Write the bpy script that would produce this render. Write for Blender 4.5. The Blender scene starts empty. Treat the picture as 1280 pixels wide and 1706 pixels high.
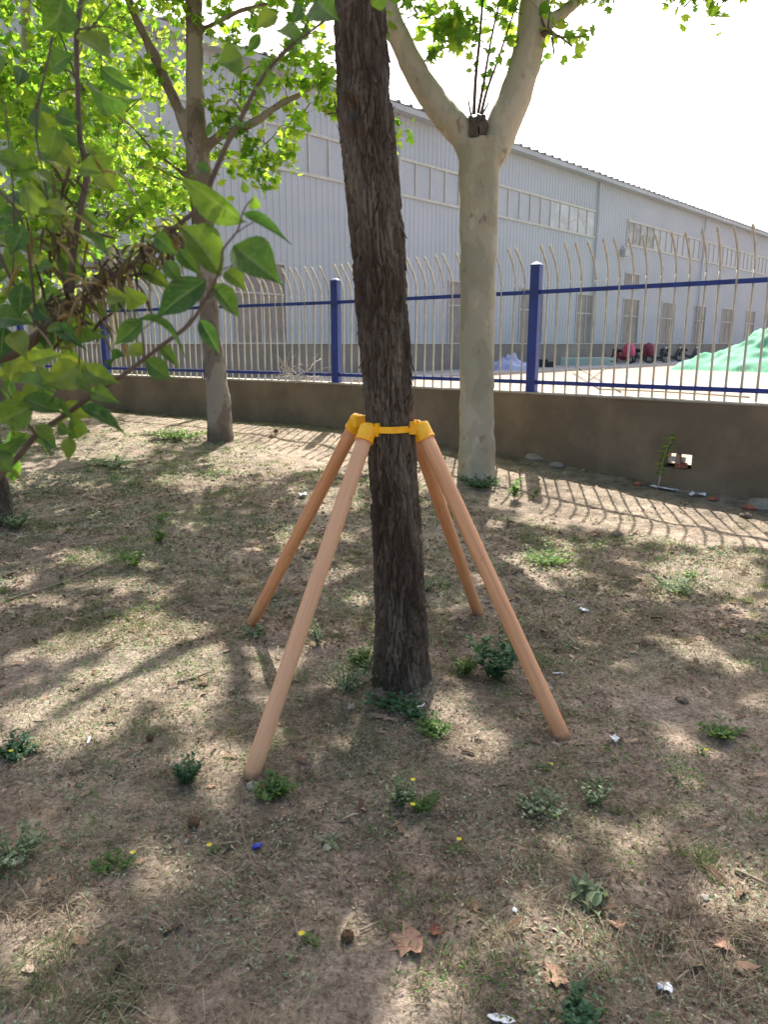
import bpy, math, random
import numpy as np
from mathutils import Vector, Matrix
random.seed(7); rng = np.random.default_rng(11)
S = bpy.context.scene
COL = S.collection
R = math.radians

# ------------------------------------------------------------ camera
PITCH = R(12.8); FPX = 1232.0; EYE = 1.5
cd = bpy.data.cameras.new('camera'); cam = bpy.data.objects.new('camera', cd); COL.objects.link(cam)
cam.location = (0, 0, EYE); cam.rotation_euler = (R(90) - PITCH, 0, 0)
cd.sensor_fit = 'VERTICAL'; cd.sensor_height = 36; cd.lens = 36 * FPX / 1706
cd.clip_start = 0.05; cd.clip_end = 3000
cd.dof.use_dof = True; cd.dof.focus_distance = 3.4; cd.dof.aperture_fstop = 7.5
S.camera = cam
# ------------------------------------------------------------ sky and sun
SUN_AZ = R(8.6); SUN_EL = R(51)
sunv = np.array([math.sin(SUN_AZ) * math.cos(SUN_EL), math.cos(SUN_AZ) * math.cos(SUN_EL), math.sin(SUN_EL)])
w = bpy.data.worlds.new('World'); S.world = w; w.use_nodes = True
nt = w.node_tree; sky = nt.nodes.new('ShaderNodeTexSky'); sky.sky_type = 'NISHITA'; sky.sun_disc = False
sky.sun_elevation = SUN_EL; sky.sun_rotation = SUN_AZ; sky.dust_density = 6.0; sky.air_density = 1.0; sky.ozone_density = 0.6
bg = nt.nodes['Background']; bg.inputs[1].default_value = 0.14
nt.links.new(sky.outputs[0], bg.inputs[0])
ld = bpy.data.lights.new('sun', 'SUN'); ld.energy = 5.0; ld.angle = R(0.5); ld.color = (1, .95, .88)
lo = bpy.data.objects.new('sun', ld); COL.objects.link(lo)
lo.rotation_euler = Vector(-sunv).to_track_quat('-Z', 'Y').to_euler(); lo.location = (3, 20, 25)
S.view_settings.view_transform = 'Standard'; S.view_settings.look = 'None'
S.view_settings.exposure = 1.42; S.view_settings.gamma = 1.0
S.cycles.max_bounces = 8; S.cycles.transparent_max_bounces = 8; S.cycles.transmission_bounces = 4
S.cycles.sample_clamp_indirect = 6

# ------------------------------------------------------------ picture geometry to metres
def ray(px, py):
    x = (px - 640) / FPX; y = -(py - 853) / FPX
    f = np.array([0, math.cos(PITCH), -math.sin(PITCH)]); u = np.array([0, math.sin(PITCH), math.cos(PITCH)])
    return f + x * np.array([1., 0, 0]) + y * u
EYEV = np.array([0, 0, EYE])
def at(px, py, Y):
    d = ray(px, py); return EYEV + d * Y / d[1]
def proj(p):
    p = np.asarray(p, float); x = p[..., 0]; y = p[..., 1]; z = p[..., 2] - EYE
    zc = y * math.cos(PITCH) - z * math.sin(PITCH); yc = y * math.sin(PITCH) + z * math.cos(PITCH)
    zc = np.where(zc < .05, .05, zc)
    return 640 + FPX * x / zc, 853 - FPX * yc / zc, zc
def sms(a, b, x):
    t = np.clip((x - a) / (b - a), 0, 1); return t * t * (3 - 2 * t)
def hsh(i, j, s):
    n = np.sin(i * 127.1 + j * 311.7 + s * 74.7) * 43758.5453; return n - np.floor(n)
def vn(x, y, s=0):
    x = np.asarray(x, float); y = np.asarray(y, float)
    i = np.floor(x); j = np.floor(y); u = x - i; v = y - j; u = u * u * (3 - 2 * u); v = v * v * (3 - 2 * v)
    return (hsh(i, j, s) * (1 - u) + hsh(i + 1, j, s) * u) * (1 - v) + (hsh(i, j + 1, s) * (1 - u) + hsh(i + 1, j + 1, s) * u) * v
def fbm(x, y, s=0, o=4):
    r = 0; a = .5
    for k in range(o): r = r + a * vn(x * 2 ** k, y * 2 ** k, s + k * 3.3); a *= .5
    return r / (1 - .5 ** o)
# line of the wall and fence, right to left
FL = [(8.7, 2.2), (6.36, 4.38), (4.04, 6.54), (1.72, 8.71), (-.68, 10.8), (-2.88, 12.3), (-5.08, 13.8), (-7.35, 15.4), (-9.7, 17.0), (-12.1, 18.6), (-14.5, 20.2)]
def fence_dist(x, y):
    """signed distance to the fence line, positive on the camera's side"""
    x = np.asarray(x, float); y = np.asarray(y, float); best = np.full(np.broadcast(x, y).shape, 1e9); sg = np.ones_like(best)
    for (ax, ay), (bx, by) in zip(FL[:-1], FL[1:]):
        dx, dy = bx - ax, by - ay; L = dx * dx + dy * dy
        t = np.clip(((x - ax) * dx + (y - ay) * dy) / L, 0, 1)
        d = np.hypot(x - ax - t * dx, y - ay - t * dy); s = np.sign(dx * (y - ay) - dy * (x - ax))
        sg = np.where(d < best, s, sg); best = np.minimum(best, d)
    return best * sg
def gz(x, y):
    x = np.asarray(x, float); y = np.asarray(y, float)
    b = .33 * sms(5.5, 11, y) * sms(-60, -20, x) * (1 - sms(18, 40, y))
    b = b + .05 * (fbm(x * .7 + 5, y * .7, 1, 3) - .5) + .034 * (fbm(x * 4, y * 4, 2, 3) - .5)
    b = b + .016 * (fbm(x * 13, y * 13, 3, 3) - .5)
    r = np.hypot(x - .08, y - 3.08); b = b + .03 * np.exp(-(r / .22) ** 2)
    return b
def gp(px, py):
    d = ray(px, py); t = -EYE / d[2]
    for _ in range(12):
        p = EYEV + d * t; t = (float(gz(p[0], p[1])) - EYE) / d[2]
    p = EYEV + d * t
    for _ in range(20):
        if fence_dist(p[0], p[1]) > .30: break
        p = p - np.array([d[0], d[1], 0]) * .04
    p[2] = float(gz(p[0], p[1])); return p

# ------------------------------------------------------------ tagging
def tag(o, label=None, cat=None, group=None, kind=None):
    if label: o['label'] = label
    if cat: o['category'] = cat
    if group: o['group'] = group
    if kind: o['kind'] = kind
    return o
def thing(name, label, cat, loc=(0, 0, 0), rz=0, group=None):
    o = bpy.data.objects.new(name, None); COL.objects.link(o); o.location = [float(c) for c in loc]; o.rotation_euler = (0, 0, rz)
    o.empty_display_size = .1
    return tag(o, label, cat, group)
def link(name, me, m, parent=None, world=False):
    o = bpy.data.objects.new(name, me); COL.objects.link(o)
    if m is not None and len(me.materials) == 0: me.materials.append(m)
    if parent is not None:
        o.parent = parent
        if world:
            o.matrix_parent_inverse = (Matrix.Translation(parent.location) @ parent.rotation_euler.to_matrix().to_4x4()).inverted()
    return o
def dup(root, loc=None, rz=None, label=None):
    r = root.copy(); COL.objects.link(r)
    if loc is not None: r.location = [float(c) for c in loc]
    if rz is not None: r.rotation_euler = (0, 0, rz)
    if label: r['label'] = label
    for ch in list(root.children):
        c = ch.copy(); COL.objects.link(c); c.parent = r
        for g in list(ch.children):
            d = g.copy(); COL.objects.link(d); d.parent = c
    return r

# ------------------------------------------------------------ mesh helpers
class MB:
    def __init__(s): s.v = []; s.f = []
    def add(s, v, f):
        n = len(s.v); s.v += [tuple(map(float, p)) for p in v]; s.f += [tuple(i + n for i in q) for q in f]; return s
    def box(s, a, b):
        (x0, y0, z0), (x1, y1, z1) = a, b
        v = [(x0, y0, z0), (x1, y0, z0), (x1, y1, z0), (x0, y1, z0), (x0, y0, z1), (x1, y0, z1), (x1, y1, z1), (x0, y1, z1)]
        return s.add(v, [(0, 3, 2, 1), (4, 5, 6, 7), (0, 1, 5, 4), (1, 2, 6, 5), (2, 3, 7, 6), (3, 0, 4, 7)])
    def beam(s, p, q, wd, h=None, up=(0, 0, 1)):
        p = Vector(p); q = Vector(q); d = (q - p).normalized(); u = Vector(up)
        sd = d.cross(u)
        if sd.length < 1e-3: sd = d.cross(Vector((0, 1, 0)))
        sd.normalize(); u = sd.cross(d).normalized(); h = h or wd
        v = [c + sd * a * wd / 2 + u * b * h / 2 for c in (p, q) for a, b in ((-1, -1), (1, -1), (1, 1), (-1, 1))]
        return s.add(v, [(3, 2, 1, 0), (4, 5, 6, 7), (0, 1, 5, 4), (1, 2, 6, 5), (2, 3, 7, 6), (3, 0, 4, 7)])
    def tube(s, pts, rad, n=8, res=0, cap=True):
        pts = [Vector([float(c) for c in p]) for p in pts]
        if not hasattr(rad, '__len__'): rad = [rad] * len(pts)
        if res:
            P = []; Q = []
            for i in range(len(pts) - 1):
                p0 = pts[max(i - 1, 0)]; p1 = pts[i]; p2 = pts[i + 1]; p3 = pts[min(i + 2, len(pts) - 1)]
                for k in range(res):
                    t = k / res
                    P.append(.5 * ((2 * p1) + (p2 - p0) * t + (2 * p0 - 5 * p1 + 4 * p2 - p3) * t * t + (3 * p1 - p0 - 3 * p2 + p3) * t ** 3))
                    Q.append(rad[i] * (1 - t) + rad[i + 1] * t)
            P.append(pts[-1]); Q.append(rad[-1]); pts, rad = P, Q
        v = []; f = []; a = None
        for i, p in enumerate(pts):
            d = (pts[min(i + 1, len(pts) - 1)] - pts[max(i - 1, 0)]); d = d.normalized() if d.length > 1e-9 else Vector((0, 0, 1))
            if a is None:
                a = d.cross(Vector((0, 0, 1)) if abs(d.z) < .9 else Vector((1, 0, 0))).normalized()
            else:
                a = (a - d * a.dot(d)).normalized()
            b = d.cross(a)
            for k in range(n):
                t = 2 * math.pi * k / n; v.append(p + (a * math.cos(t) + b * math.sin(t)) * rad[i])
        for i in range(len(pts) - 1):
            for k in range(n):
                k2 = (k + 1) % n; f.append((i * n + k, i * n + k2, (i + 1) * n + k2, (i + 1) * n + k))
        if cap: f.append(tuple(range(n - 1, -1, -1))); f.append(tuple((len(pts) - 1) * n + k for k in range(n)))
        return s.add(v, f)
    def lathe(s, prof, n=16, c=(0, 0, 0)):
        v = [(c[0] + r * math.cos(2 * math.pi * k / n), c[1] + r * math.sin(2 * math.pi * k / n), c[2] + z) for r, z in prof for k in range(n)]
        f = [(i * n + k, i * n + (k + 1) % n, (i + 1) * n + (k + 1) % n, (i + 1) * n + k) for i in range(len(prof) - 1) for k in range(n)]
        f += [tuple(range(n - 1, -1, -1)), tuple((len(prof) - 1) * n + k for k in range(n))]
        return s.add(v, f)
    def mesh(s, name, smooth=False):
        me = bpy.data.meshes.new(name); me.from_pydata(s.v, [], s.f)
        if smooth: me.polygons.foreach_set('use_smooth', [True] * len(me.polygons))
        me.update(); return me
    def build(s, name, m, parent=None, smooth=False, world=False):
        return link(name, s.mesh(name, smooth), m, parent, world)
def npmesh(name, V, F, smooth=False):
    V = np.asarray(V, np.float32); F = np.asarray(F, np.int32); k = F.shape[1]
    me = bpy.data.meshes.new(name); me.vertices.add(len(V)); me.vertices.foreach_set('co', V.ravel())
    me.loops.add(F.size); me.loops.foreach_set('vertex_index', F.ravel())
    me.polygons.add(len(F)); me.polygons.foreach_set('loop_start', np.arange(0, F.size, k, dtype=np.int32))
    me.polygons.foreach_set('loop_total', np.full(len(F), k, np.int32))
    if smooth: me.polygons.foreach_set('use_smooth', np.ones(len(F), bool))
    me.update(calc_edges=True); return me
def batch(tv, tf, M, L):
    """one template copied by matrices M (N,3,3) to places L (N,3)"""
    tv = np.asarray(tv, float); tf = np.asarray(tf, int); N = len(L)
    V = np.einsum('nij,vj->nvi', M, tv) + L[:, None, :]
    F = tf[None] + (np.arange(N) * len(tv))[:, None, None]
    return V.reshape(-1, 3), F.reshape(-1, tf.shape[1])
def frames(nrm, yaw, size, asp=None):
    """rotation matrices whose local z is nrm, spun by yaw, scaled"""
    n = nrm / np.linalg.norm(nrm, axis=1, keepdims=True)
    ref = np.tile([0., 0, 1.], (len(n), 1)); ref[np.abs(n[:, 2]) > .95] = [1., 0, 0]
    a = np.cross(ref, n); a /= np.linalg.norm(a, axis=1, keepdims=True); b = np.cross(n, a)
    c, s_ = np.cos(yaw)[:, None], np.sin(yaw)[:, None]
    X = a * c + b * s_; Yv = -a * s_ + b * c
    sx = size if asp is None else size * asp
    return np.stack([X * sx[:, None], Yv * size[:, None], n * size[:, None]], axis=2)
def dirframes(d, nrm, ln, wd):
    """local y along d (scaled ln), z near nrm, x scaled wd"""
    y = d / np.linalg.norm(d, axis=1, keepdims=True); x = np.cross(y, nrm); x /= np.linalg.norm(x, axis=1, keepdims=True) + 1e-9
    z = np.cross(x, y)
    return np.stack([x * wd[:, None], y * ln[:, None], z * ln[:, None]], axis=2)

# templates
_o = [(0, 1), (.10, .66), (.40, .74), (.30, .42), (.60, .30), (.30, .10), (.06, 0), (-.06, 0), (-.30, .10), (-.60, .30), (-.30, .42), (-.40, .74), (-.10, .66)]
PL_V = [(0, .35, .03)] + [(x, y, -.16 * abs(x) - .14 * y * y + .04) for x, y in _o]
PL_F = [(0, i, i % 13 + 1) for i in range(1, 14)]
_w = [0, .30, .44, .49, .47, .38, .22, .08, 0]
OV_V = []; OV_F = []
for i, a in enumerate(_w):
    y = i / 8; z = .10 * math.sin(y * 3) - .05
    OV_V += [(-a, y, z + .22 * a), (0, y, z - .02), (a, y, z + .22 * a)]
for i in range(8):
    for j in (0, 1):
        q = i * 3 + j; OV_F += [(q, q + 1, q + 4), (q, q + 4, q + 3)]
BL_V = [(-.5, 0, 0), (.5, 0, 0), (-.4, .4, .03), (.4, .4, .03), (-.25, .75, -.03), (.25, .75, -.03), (0, 1, -.16)]
BL_F = [(0, 1, 3), (0, 3, 2), (2, 3, 5), (2, 5, 4), (4, 5, 6)]
CR_V = [(-.5, 0, 0), (.4, -.1, .1), (.55, .8, .25), (0, 1.1, .05), (-.45, .6, .2)]; CR_F = [(0, 1, 2), (0, 2, 4), (4, 2, 3)]

# ------------------------------------------------------------ materials
def nodes(name):
    m = bpy.data.materials.new(name); m.use_nodes = True; n = m.node_tree.nodes; l = m.node_tree.links
    return m, n, l, n['Principled BSDF']
def coords(n, l, scale=(1, 1, 1), kind='Object'):
    tc = n.new('ShaderNodeTexCoord'); mp = n.new('ShaderNodeMapping'); mp.inputs['Scale'].default_value = scale
    l.new(tc.outputs[kind], mp.inputs[0]); return mp.outputs[0]
def noise(n, l, vec, sc, det=4, rough=.6):
    t = n.new('ShaderNodeTexNoise'); t.inputs['Scale'].default_value = sc; t.inputs['Detail'].default_value = det; t.inputs['Roughness'].default_value = rough
    l.new(vec, t.inputs['Vector']); return t.outputs['Fac']
def ramp(n, l, fac, stops):
    r = n.new('ShaderNodeValToRGB'); e = r.color_ramp.elements
    while len(e) > 1: e.remove(e[-1])
    for i, (p, c) in enumerate(stops):
        q = e[0] if i == 0 else e.new(p); q.position = p; q.color = (*c, 1)
    l.new(fac, r.inputs[0]); return r.outputs[0]
def mix(n, l, fac, a, b, mode='MIX'):
    x = n.new('ShaderNodeMix'); x.data_type = 'RGBA'; x.blend_type = mode
    for s, v in ((0, fac), (6, a), (7, b)):
        if isinstance(v, (int, float)): x.inputs[s].default_value = v
        elif isinstance(v, tuple): x.inputs[s].default_value = (*v, 1)
        else: l.new(v, x.inputs[s])
    return x.outputs[2]
def pm(name, c1, c2=None, sc=5, rough=.7, bump=0, bsc=40, stretch=(1, 1, 1), metal=0, lo_=.35, hi=.65, spec=.5, det=5):
    m, n, l, b = nodes(name); c2 = c2 or tuple(x * .8 for x in c1); v = coords(n, l, stretch)
    l.new(ramp(n, l, noise(n, l, v, sc, det), [(lo_, c1), (hi, c2)]), b.inputs['Base Color'])
    b.inputs['Roughness'].default_value = rough; b.inputs['Metallic'].default_value = metal; b.inputs['Specular IOR Level'].default_value = spec
    if bump:
        bp = n.new('ShaderNodeBump'); bp.inputs['Strength'].default_value = bump; bp.inputs['Distance'].default_value = .01
        l.new(noise(n, l, v, bsc, 6, .7), bp.inputs['Height']); l.new(bp.outputs[0], b.inputs['Normal'])
    return m
def leafmat(name, cols, tcols, trans=.5, rough=.5, spec=.3):
    """each leaf takes its own tone of the given colours; light passes through"""
    m, n, l, b = nodes(name); g = n.new('ShaderNodeNewGeometry')
    k = len(cols); st = [(i / max(k - 1, 1), c) for i, c in enumerate(cols)]; ts = [(i / max(k - 1, 1), c) for i, c in enumerate(tcols)]
    l.new(ramp(n, l, g.outputs['Random Per Island'], st), b.inputs['Base Color'])
    b.inputs['Roughness'].default_value = rough; b.inputs['Specular IOR Level'].default_value = spec
    t = n.new('ShaderNodeBsdfTranslucent'); l.new(ramp(n, l, g.outputs['Random Per Island'], ts), t.inputs['Color'])
    x = n.new('ShaderNodeMixShader'); x.inputs[0].default_value = trans
    l.new(b.outputs[0], x.inputs[1]); l.new(t.outputs[0], x.inputs[2]); l.new(x.outputs[0], n['Material Output'].inputs[0]); return m

M = {}
def soil():
    m, n, l, b = nodes('bare soil'); v = coords(n, l)
    big = noise(n, l, v, 1.1, 6, .65); mid = noise(n, l, v, 7, 6, .7); fine = noise(n, l, v, 60, 5, .75)
    c = ramp(n, l, big, [(.40, (.14, .108, .08)), (.5, (.26, .203, .15)), (.60, (.37, .295, .228))])
    c2 = ramp(n, l, mid, [(.40, (.10, .084, .066)), (.50, (.235, .192, .15)), (.60, (.355, .285, .222))])
    c = mix(n, l, .55, c, c2)
    c = mix(n, l, .75, c, ramp(n, l, fine, [(.38, (.30, .29, .27)), (.5, (.85, .85, .85)), (.62, (1.2, 1.2, 1.2))]), 'MULTIPLY')
    l.new(c, b.inputs['Base Color']); b.inputs['Roughness'].default_value = .95; b.inputs['Specular IOR Level'].default_value = .1
    bp = n.new('ShaderNodeBump'); bp.inputs['Strength'].default_value = .9; bp.inputs['Distance'].default_value = .012
    l.new(noise(n, l, v, 45, 8, .75), bp.inputs['Height'])
    b2 = n.new('ShaderNodeBump'); b2.inputs['Strength'].default_value = .6; b2.inputs['Distance'].default_value = .03
    l.new(noise(n, l, v, 12, 5, .6), b2.inputs['Height']); l.new(b2.outputs[0], bp.inputs['Normal']); l.new(bp.outputs[0], b.inputs['Normal'])
    return m
M['soil'] = soil()
M['yard'] = pm('yard dust', (.30, .25, .205), (.23, .19, .155), 1.2, .95, .4, 30, spec=.1)
M['render'] = pm('rough cement render', (.235, .18, .12), (.165, .128, .088), 1.6, .95, .7, 25, spec=.1, lo_=.38, hi=.6, det=8)
M['cope'] = pm('cement coping', (.42, .38, .32), (.33, .30, .25), 6, .9, .6, 40)
M['navy'] = pm('worn blue paint', (.010, .042, .26), (.008, .025, .15), 8, .42)
M['cream'] = pm('worn cream paint', (.58, .54, .45), (.40, .35, .26), 9, .55, stretch=(1, 1, .5))
M['siding'] = pm('pale ribbed cladding', (.40, .42, .455), (.35, .375, .41), .22, .5, stretch=(1, 1, 2.2))
M['panel'] = pm('dull light panel', (.385, .40, .43), (.34, .36, .39), 1.5, .4)
M['trim'] = pm('cream trim', (.50, .49, .44), (.42, .41, .37), 3, .5)
M['plinth'] = pm('stained plinth', (.26, .225, .19), (.19, .165, .14), .8, .9, .3, 8)
M['wglass'] = pm('dusty window glass', (.15, .15, .15), (.24, .235, .22), 1.5, .2, stretch=(1, 1, .4))
M['wframe'] = pm('window metal', (.45, .45, .43), None, 5, .5)
M['mesh'] = pm('brown screen', (.20, .17, .16), (.28, .25, .24), 2, .8)
M['roof'] = pm('roof sheet', (.40, .42, .44), None, 1, .5)
M['wood'] = None
def wood():
    m, n, l, b = nodes('planed softwood'); v = coords(n, l, (30, 30, 1.3))
    g = noise(n, l, v, 2.2, 6, .6); oi = n.new('ShaderNodeObjectInfo')
    c = ramp(n, l, g, [(.3, (.52, .20, .075)), (.45, (.66, .295, .125)), (.7, (.76, .385, .18))])
    c = mix(n, l, oi.outputs['Color'], c, (.70, .45, .26))
    sx = n.new('ShaderNodeSeparateXYZ'); l.new(coords(n, l), sx.inputs[0])
    c = mix(n, l, ramp(n, l, sx.outputs[2], [(.012, (.7, .7, .7)), (.035, (0, 0, 0))]), c, (.14, .09, .055))
    c = mix(n, l, ramp(n, l, noise(n, l, coords(n, l), 26, 3, .5), [(.66, (0, 0, 0)), (.74, (.55, .55, .55))]), c, (.33, .17, .08))
    l.new(c, b.inputs['Base Color']); b.inputs['Roughness'].default_value = .6
    bp = n.new('ShaderNodeBump'); bp.inputs['Strength'].default_value = .15; bp.inputs['Distance'].default_value = .003; l.new(g, bp.inputs['Height']); l.new(bp.outputs[0], b.inputs['Normal'])
    return m
M['wood'] = wood()
def plastic():
    m, n, l, b = nodes('yellow plastic'); v = coords(n, l)
    l.new(ramp(n, l, noise(n, l, v, 14, 3), [(.4, (1.0, .53, .006)), (.6, (1.0, .43, .005))]), b.inputs['Base Color'])
    b.inputs['Roughness'].default_value = .35; b.inputs['Subsurface Weight'].default_value = .25; b.inputs['Subsurface Radius'].default_value = (.01, .005, .001)
    return m
M['yellow'] = plastic()
def bark(name, stops, fine=.5):
    m, n, l, b = nodes(name); v = coords(n, l, (1, 1, .3)); a = n.new('ShaderNodeAttribute'); a.attribute_name = 'tone'
    c = ramp(n, l, a.outputs['Fac'], stops)
    c = mix(n, l, fine, c, ramp(n, l, noise(n, l, v, 90, 6, .7), [(.3, (.5, .48, .46)), (.65, (1.15, 1.1, 1.05))]), 'MULTIPLY')
    l.new(c, b.inputs['Base Color']); b.inputs['Roughness'].default_value = .9; b.inputs['Specular IOR Level'].default_value = .15
    bp = n.new('ShaderNodeBump'); bp.inputs['Strength'].default_value = .7; bp.inputs['Distance'].default_value = .006
    l.new(noise(n, l, v, 120, 6, .7), bp.inputs['Height']); l.new(bp.outputs[0], b.inputs['Normal']); return m
M['bark'] = bark('shaggy brown bark', [(0, (.052, .038, .027)), (.5, (.092, .072, .053)), (1, (.18, .148, .112))])
def planebark(name, a, b_, c_, spot):
    m, n, l, b = nodes(name); v = coords(n, l, (1, 1, .55))
    n1 = noise(n, l, v, 3.2, 5, .55); n2 = noise(n, l, v, 9, 4, .6)
    c = ramp(n, l, n1, [(.42, a), (.455, b_), (.53, b_), (.56, c_)])
    c = mix(n, l, ramp(n, l, n2, [(.62, (0, 0, 0)), (.68, (.8, .8, .8))]), c, spot)
    l.new(c, b.inputs['Base Color']); b.inputs['Roughness'].default_value = .75
    bp = n.new('ShaderNodeBump'); bp.inputs['Strength'].default_value = .5; bp.inputs['Distance'].default_value = .01
    l.new(noise(n, l, v, 22, 6, .65), bp.inputs['Height']); l.new(bp.outputs[0], b.inputs['Normal']); return m
M['pbark'] = planebark('smooth mottled bark', (.30, .27, .18), (.36, .315, .215), (.43, .37, .265), (.21, .14, .09))
M['pbark2'] = planebark('flaking mottled bark', (.115, .085, .06), (.17, .13, .095), (.26, .22, .17), (.075, .05, .035))
M['twig'] = pm('brown twig', (.075, .052, .038), (.12, .085, .06), 20, .85)
M['cutwood'] = pm('dark knot', (.07, .05, .035), (.11, .08, .06), 20, .9, .8, 60)
M['pleaf'] = leafmat('lobed green leaf', [(.05, .10, .02), (.09, .16, .03), (.13, .21, .035)], [(.16, .38, .03), (.34, .58, .04), (.60, .76, .07)], .6)
M['sleaf'] = leafmat('oval green leaf', [(.025, .062, .022), (.04, .09, .022), (.06, .11, .022), (.09, .14, .03)], [(.08, .22, .03), (.16, .34, .025), (.28, .46, .03), (.55, .68, .04)], .42, .55, .35)
def leaf_detail(m):
    n, l = m.node_tree.nodes, m.node_tree.links; b = n['Principled BSDF']; v = coords(n, l); f = noise(n, l, v, 55, 5, .65)
    for sock in (b.inputs['Base Color'], [q for q in n if q.type == 'BSDF_TRANSLUCENT'][0].inputs['Color']):
        src = sock.links[0].from_socket; c = mix(n, l, .8, src, ramp(n, l, f, [(.36, (.62, .66, .6)), (.5, (1, 1, 1)), (.66, (1.25, 1.15, 1))]), 'MULTIPLY')
        a = n.new('ShaderNodeAttribute'); a.attribute_name = 'vein'; l.new(mix(n, l, a.outputs['Fac'], c, (.22, .30, .09)), sock)
    bp = n.new('ShaderNodeBump'); bp.inputs['Strength'].default_value = .4; bp.inputs['Distance'].default_value = .002; l.new(f, bp.inputs['Height']); l.new(bp.outputs[0], b.inputs['Normal'])
leaf_detail(M['sleaf'])
M['needle'] = leafmat('dark evergreen spray', [(.03, .06, .02), (.05, .08, .03)], [(.05, .12, .02), (.08, .16, .03)], .2)
M['pod'] = leafmat('dried brown pods', [(.06, .045, .03), (.10, .075, .045), (.13, .12, .05), (.30, .22, .06), (.36, .32, .25)], [(.12, .08, .04), (.2, .13, .06), (.3, .3, .06), (.7, .5, .05), (.4, .35, .3)], .25, .7)
M['grass'] = leafmat('thin green grass', [(.075, .10, .045), (.10, .14, .05), (.16, .19, .09)], [(.12, .2, .04), (.2, .3, .05), (.28, .36, .08)], .3, .7, .15)
M['straw'] = leafmat('dry straw', [(.11, .08, .055), (.19, .15, .10), (.34, .285, .205)], [(.2, .15, .1), (.3, .25, .16), (.4, .34, .24)], .15, .8, .15)
M['crumb'] = leafmat('dead leaf crumbs', [(.07, .045, .03), (.15, .095, .062), (.25, .17, .115), (.40, .31, .235)], [(.1, .07, .04), (.2, .14, .09), (.3, .22, .14), (.4, .3, .2)], .1, .9, .1)
M['weed'] = leafmat('small green weed', [(.045, .10, .03), (.08, .15, .04), (.14, .20, .07)], [(.12, .28, .03), (.22, .4, .05), (.3, .45, .08)], .35, .55)
M['weedpale'] = leafmat('grey green weed', [(.12, .16, .09), (.20, .25, .14), (.34, .38, .26)], [(.2, .3, .1), (.3, .38, .16), (.4, .45, .25)], .3, .7)
M['weeddark'] = leafmat('dark blue green weed', [(.035, .09, .045), (.055, .13, .055)], [(.08, .22, .06), (.14, .30, .07)], .25, .5)
M['flower'] = pm('yellow petals', (.70, .60, .02), (.55, .48, .01), 30, .6)
M['stone'] = pm('grey stone', (.28, .255, .22), (.20, .18, .155), 14, .85, .5, 60)
M['brick'] = pm('red brick', (.36, .12, .07), (.28, .10, .065), 12, .9, .6, 60)
M['ball'] = pm('brown seed ball', (.16, .095, .04), (.09, .05, .02), 160, .9, 1, 200)
M['dleaf'] = pm('dead brown leaf', (.38, .23, .15), (.28, .155, .10), 14, .8, .5, 40)
M['rleaf'] = pm('red brown leaf', (.22, .075, .04), (.17, .06, .035), 14, .8)
M['white'] = pm('white plastic', (.75, .76, .76), (.60, .62, .63), 14, .5)
M['blue'] = pm('blue plastic', (.03, .06, .42), (.02, .04, .3), 14, .4)
M['stick'] = pm('grey dry stick', (.30, .235, .17), (.20, .155, .11), 18, .85, .4, 80)
M['net'] = pm('green dust netting', (.045, .24, .13), (.12, .30, .19), .9, .9)
M['tarp'] = pm('lilac blue tarp', (.30, .34, .58), (.42, .45, .62), 3, .6)
M['sheet'] = pm('pale green sheets', (.42, .52, .45), (.52, .58, .50), 2, .6)
M['black'] = pm('black rubber', (.025, .025, .027), None, 9, .6)
M['pink'] = pm('pink cloth', (.55, .06, .14), (.65, .12, .2), 4, .7)
M['darkred'] = pm('dark red cover', (.20, .03, .05), (.28, .06, .08), 4, .7)
M['bikeb'] = pm('dark scooter paint', (.06, .06, .07), (.12, .12, .13), 5, .35)
M['vine'] = pm('bleached dry vine', (.50, .45, .38), (.38, .33, .27), 14, .9)

# ============================================================ GROUND
def axis(lo_, hi, step, far):
    a = list(np.arange(lo_, hi + step / 2, step)); s = step; r = [a[-1]]; q = [a[0]]
    while r[-1] < far: s *= 1.18; r.append(r[-1] + s)
    s = step
    while q[-1] > -far: s *= 1.18; q.append(q[-1] - s)
    return np.array(q[:0:-1] + a + r[1:])
ax_ = axis(-4.2, 4.6, .028, 900); ay_ = axis(1.4, 9.5, .028, 900)
XX, YY = np.meshgrid(ax_, ay_); ZZ = gz(XX, YY); fdg = fence_dist(XX, YY)
ZZ = np.where(fdg < -.1, np.minimum(ZZ, .12), ZZ)      # the lawn's earth runs on below the raised yard
nx, ny = len(ax_), len(ay_); I = np.arange(nx * ny).reshape(ny, nx)
F4 = np.stack([I[:-1, :-1], I[:-1, 1:], I[1:, 1:], I[1:, :-1]], -1).reshape(-1, 4)
g = link('ground', npmesh('ground', np.stack([XX, YY, ZZ], -1).reshape(-1, 3), F4, True), M['soil']); tag(g, kind='structure')
# yard behind the wall
out = [(x, y) for x, y in FL]
yv = [(60, -42)] + out + [(-60, 48), (-700, 700), (900, 900), (900, -42)]
mb = MB(); mb.add([(x, y, .30) for x, y in yv], [tuple(range(len(yv)))]); tag(mb.build('yard', M['yard']), kind='structure')

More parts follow.
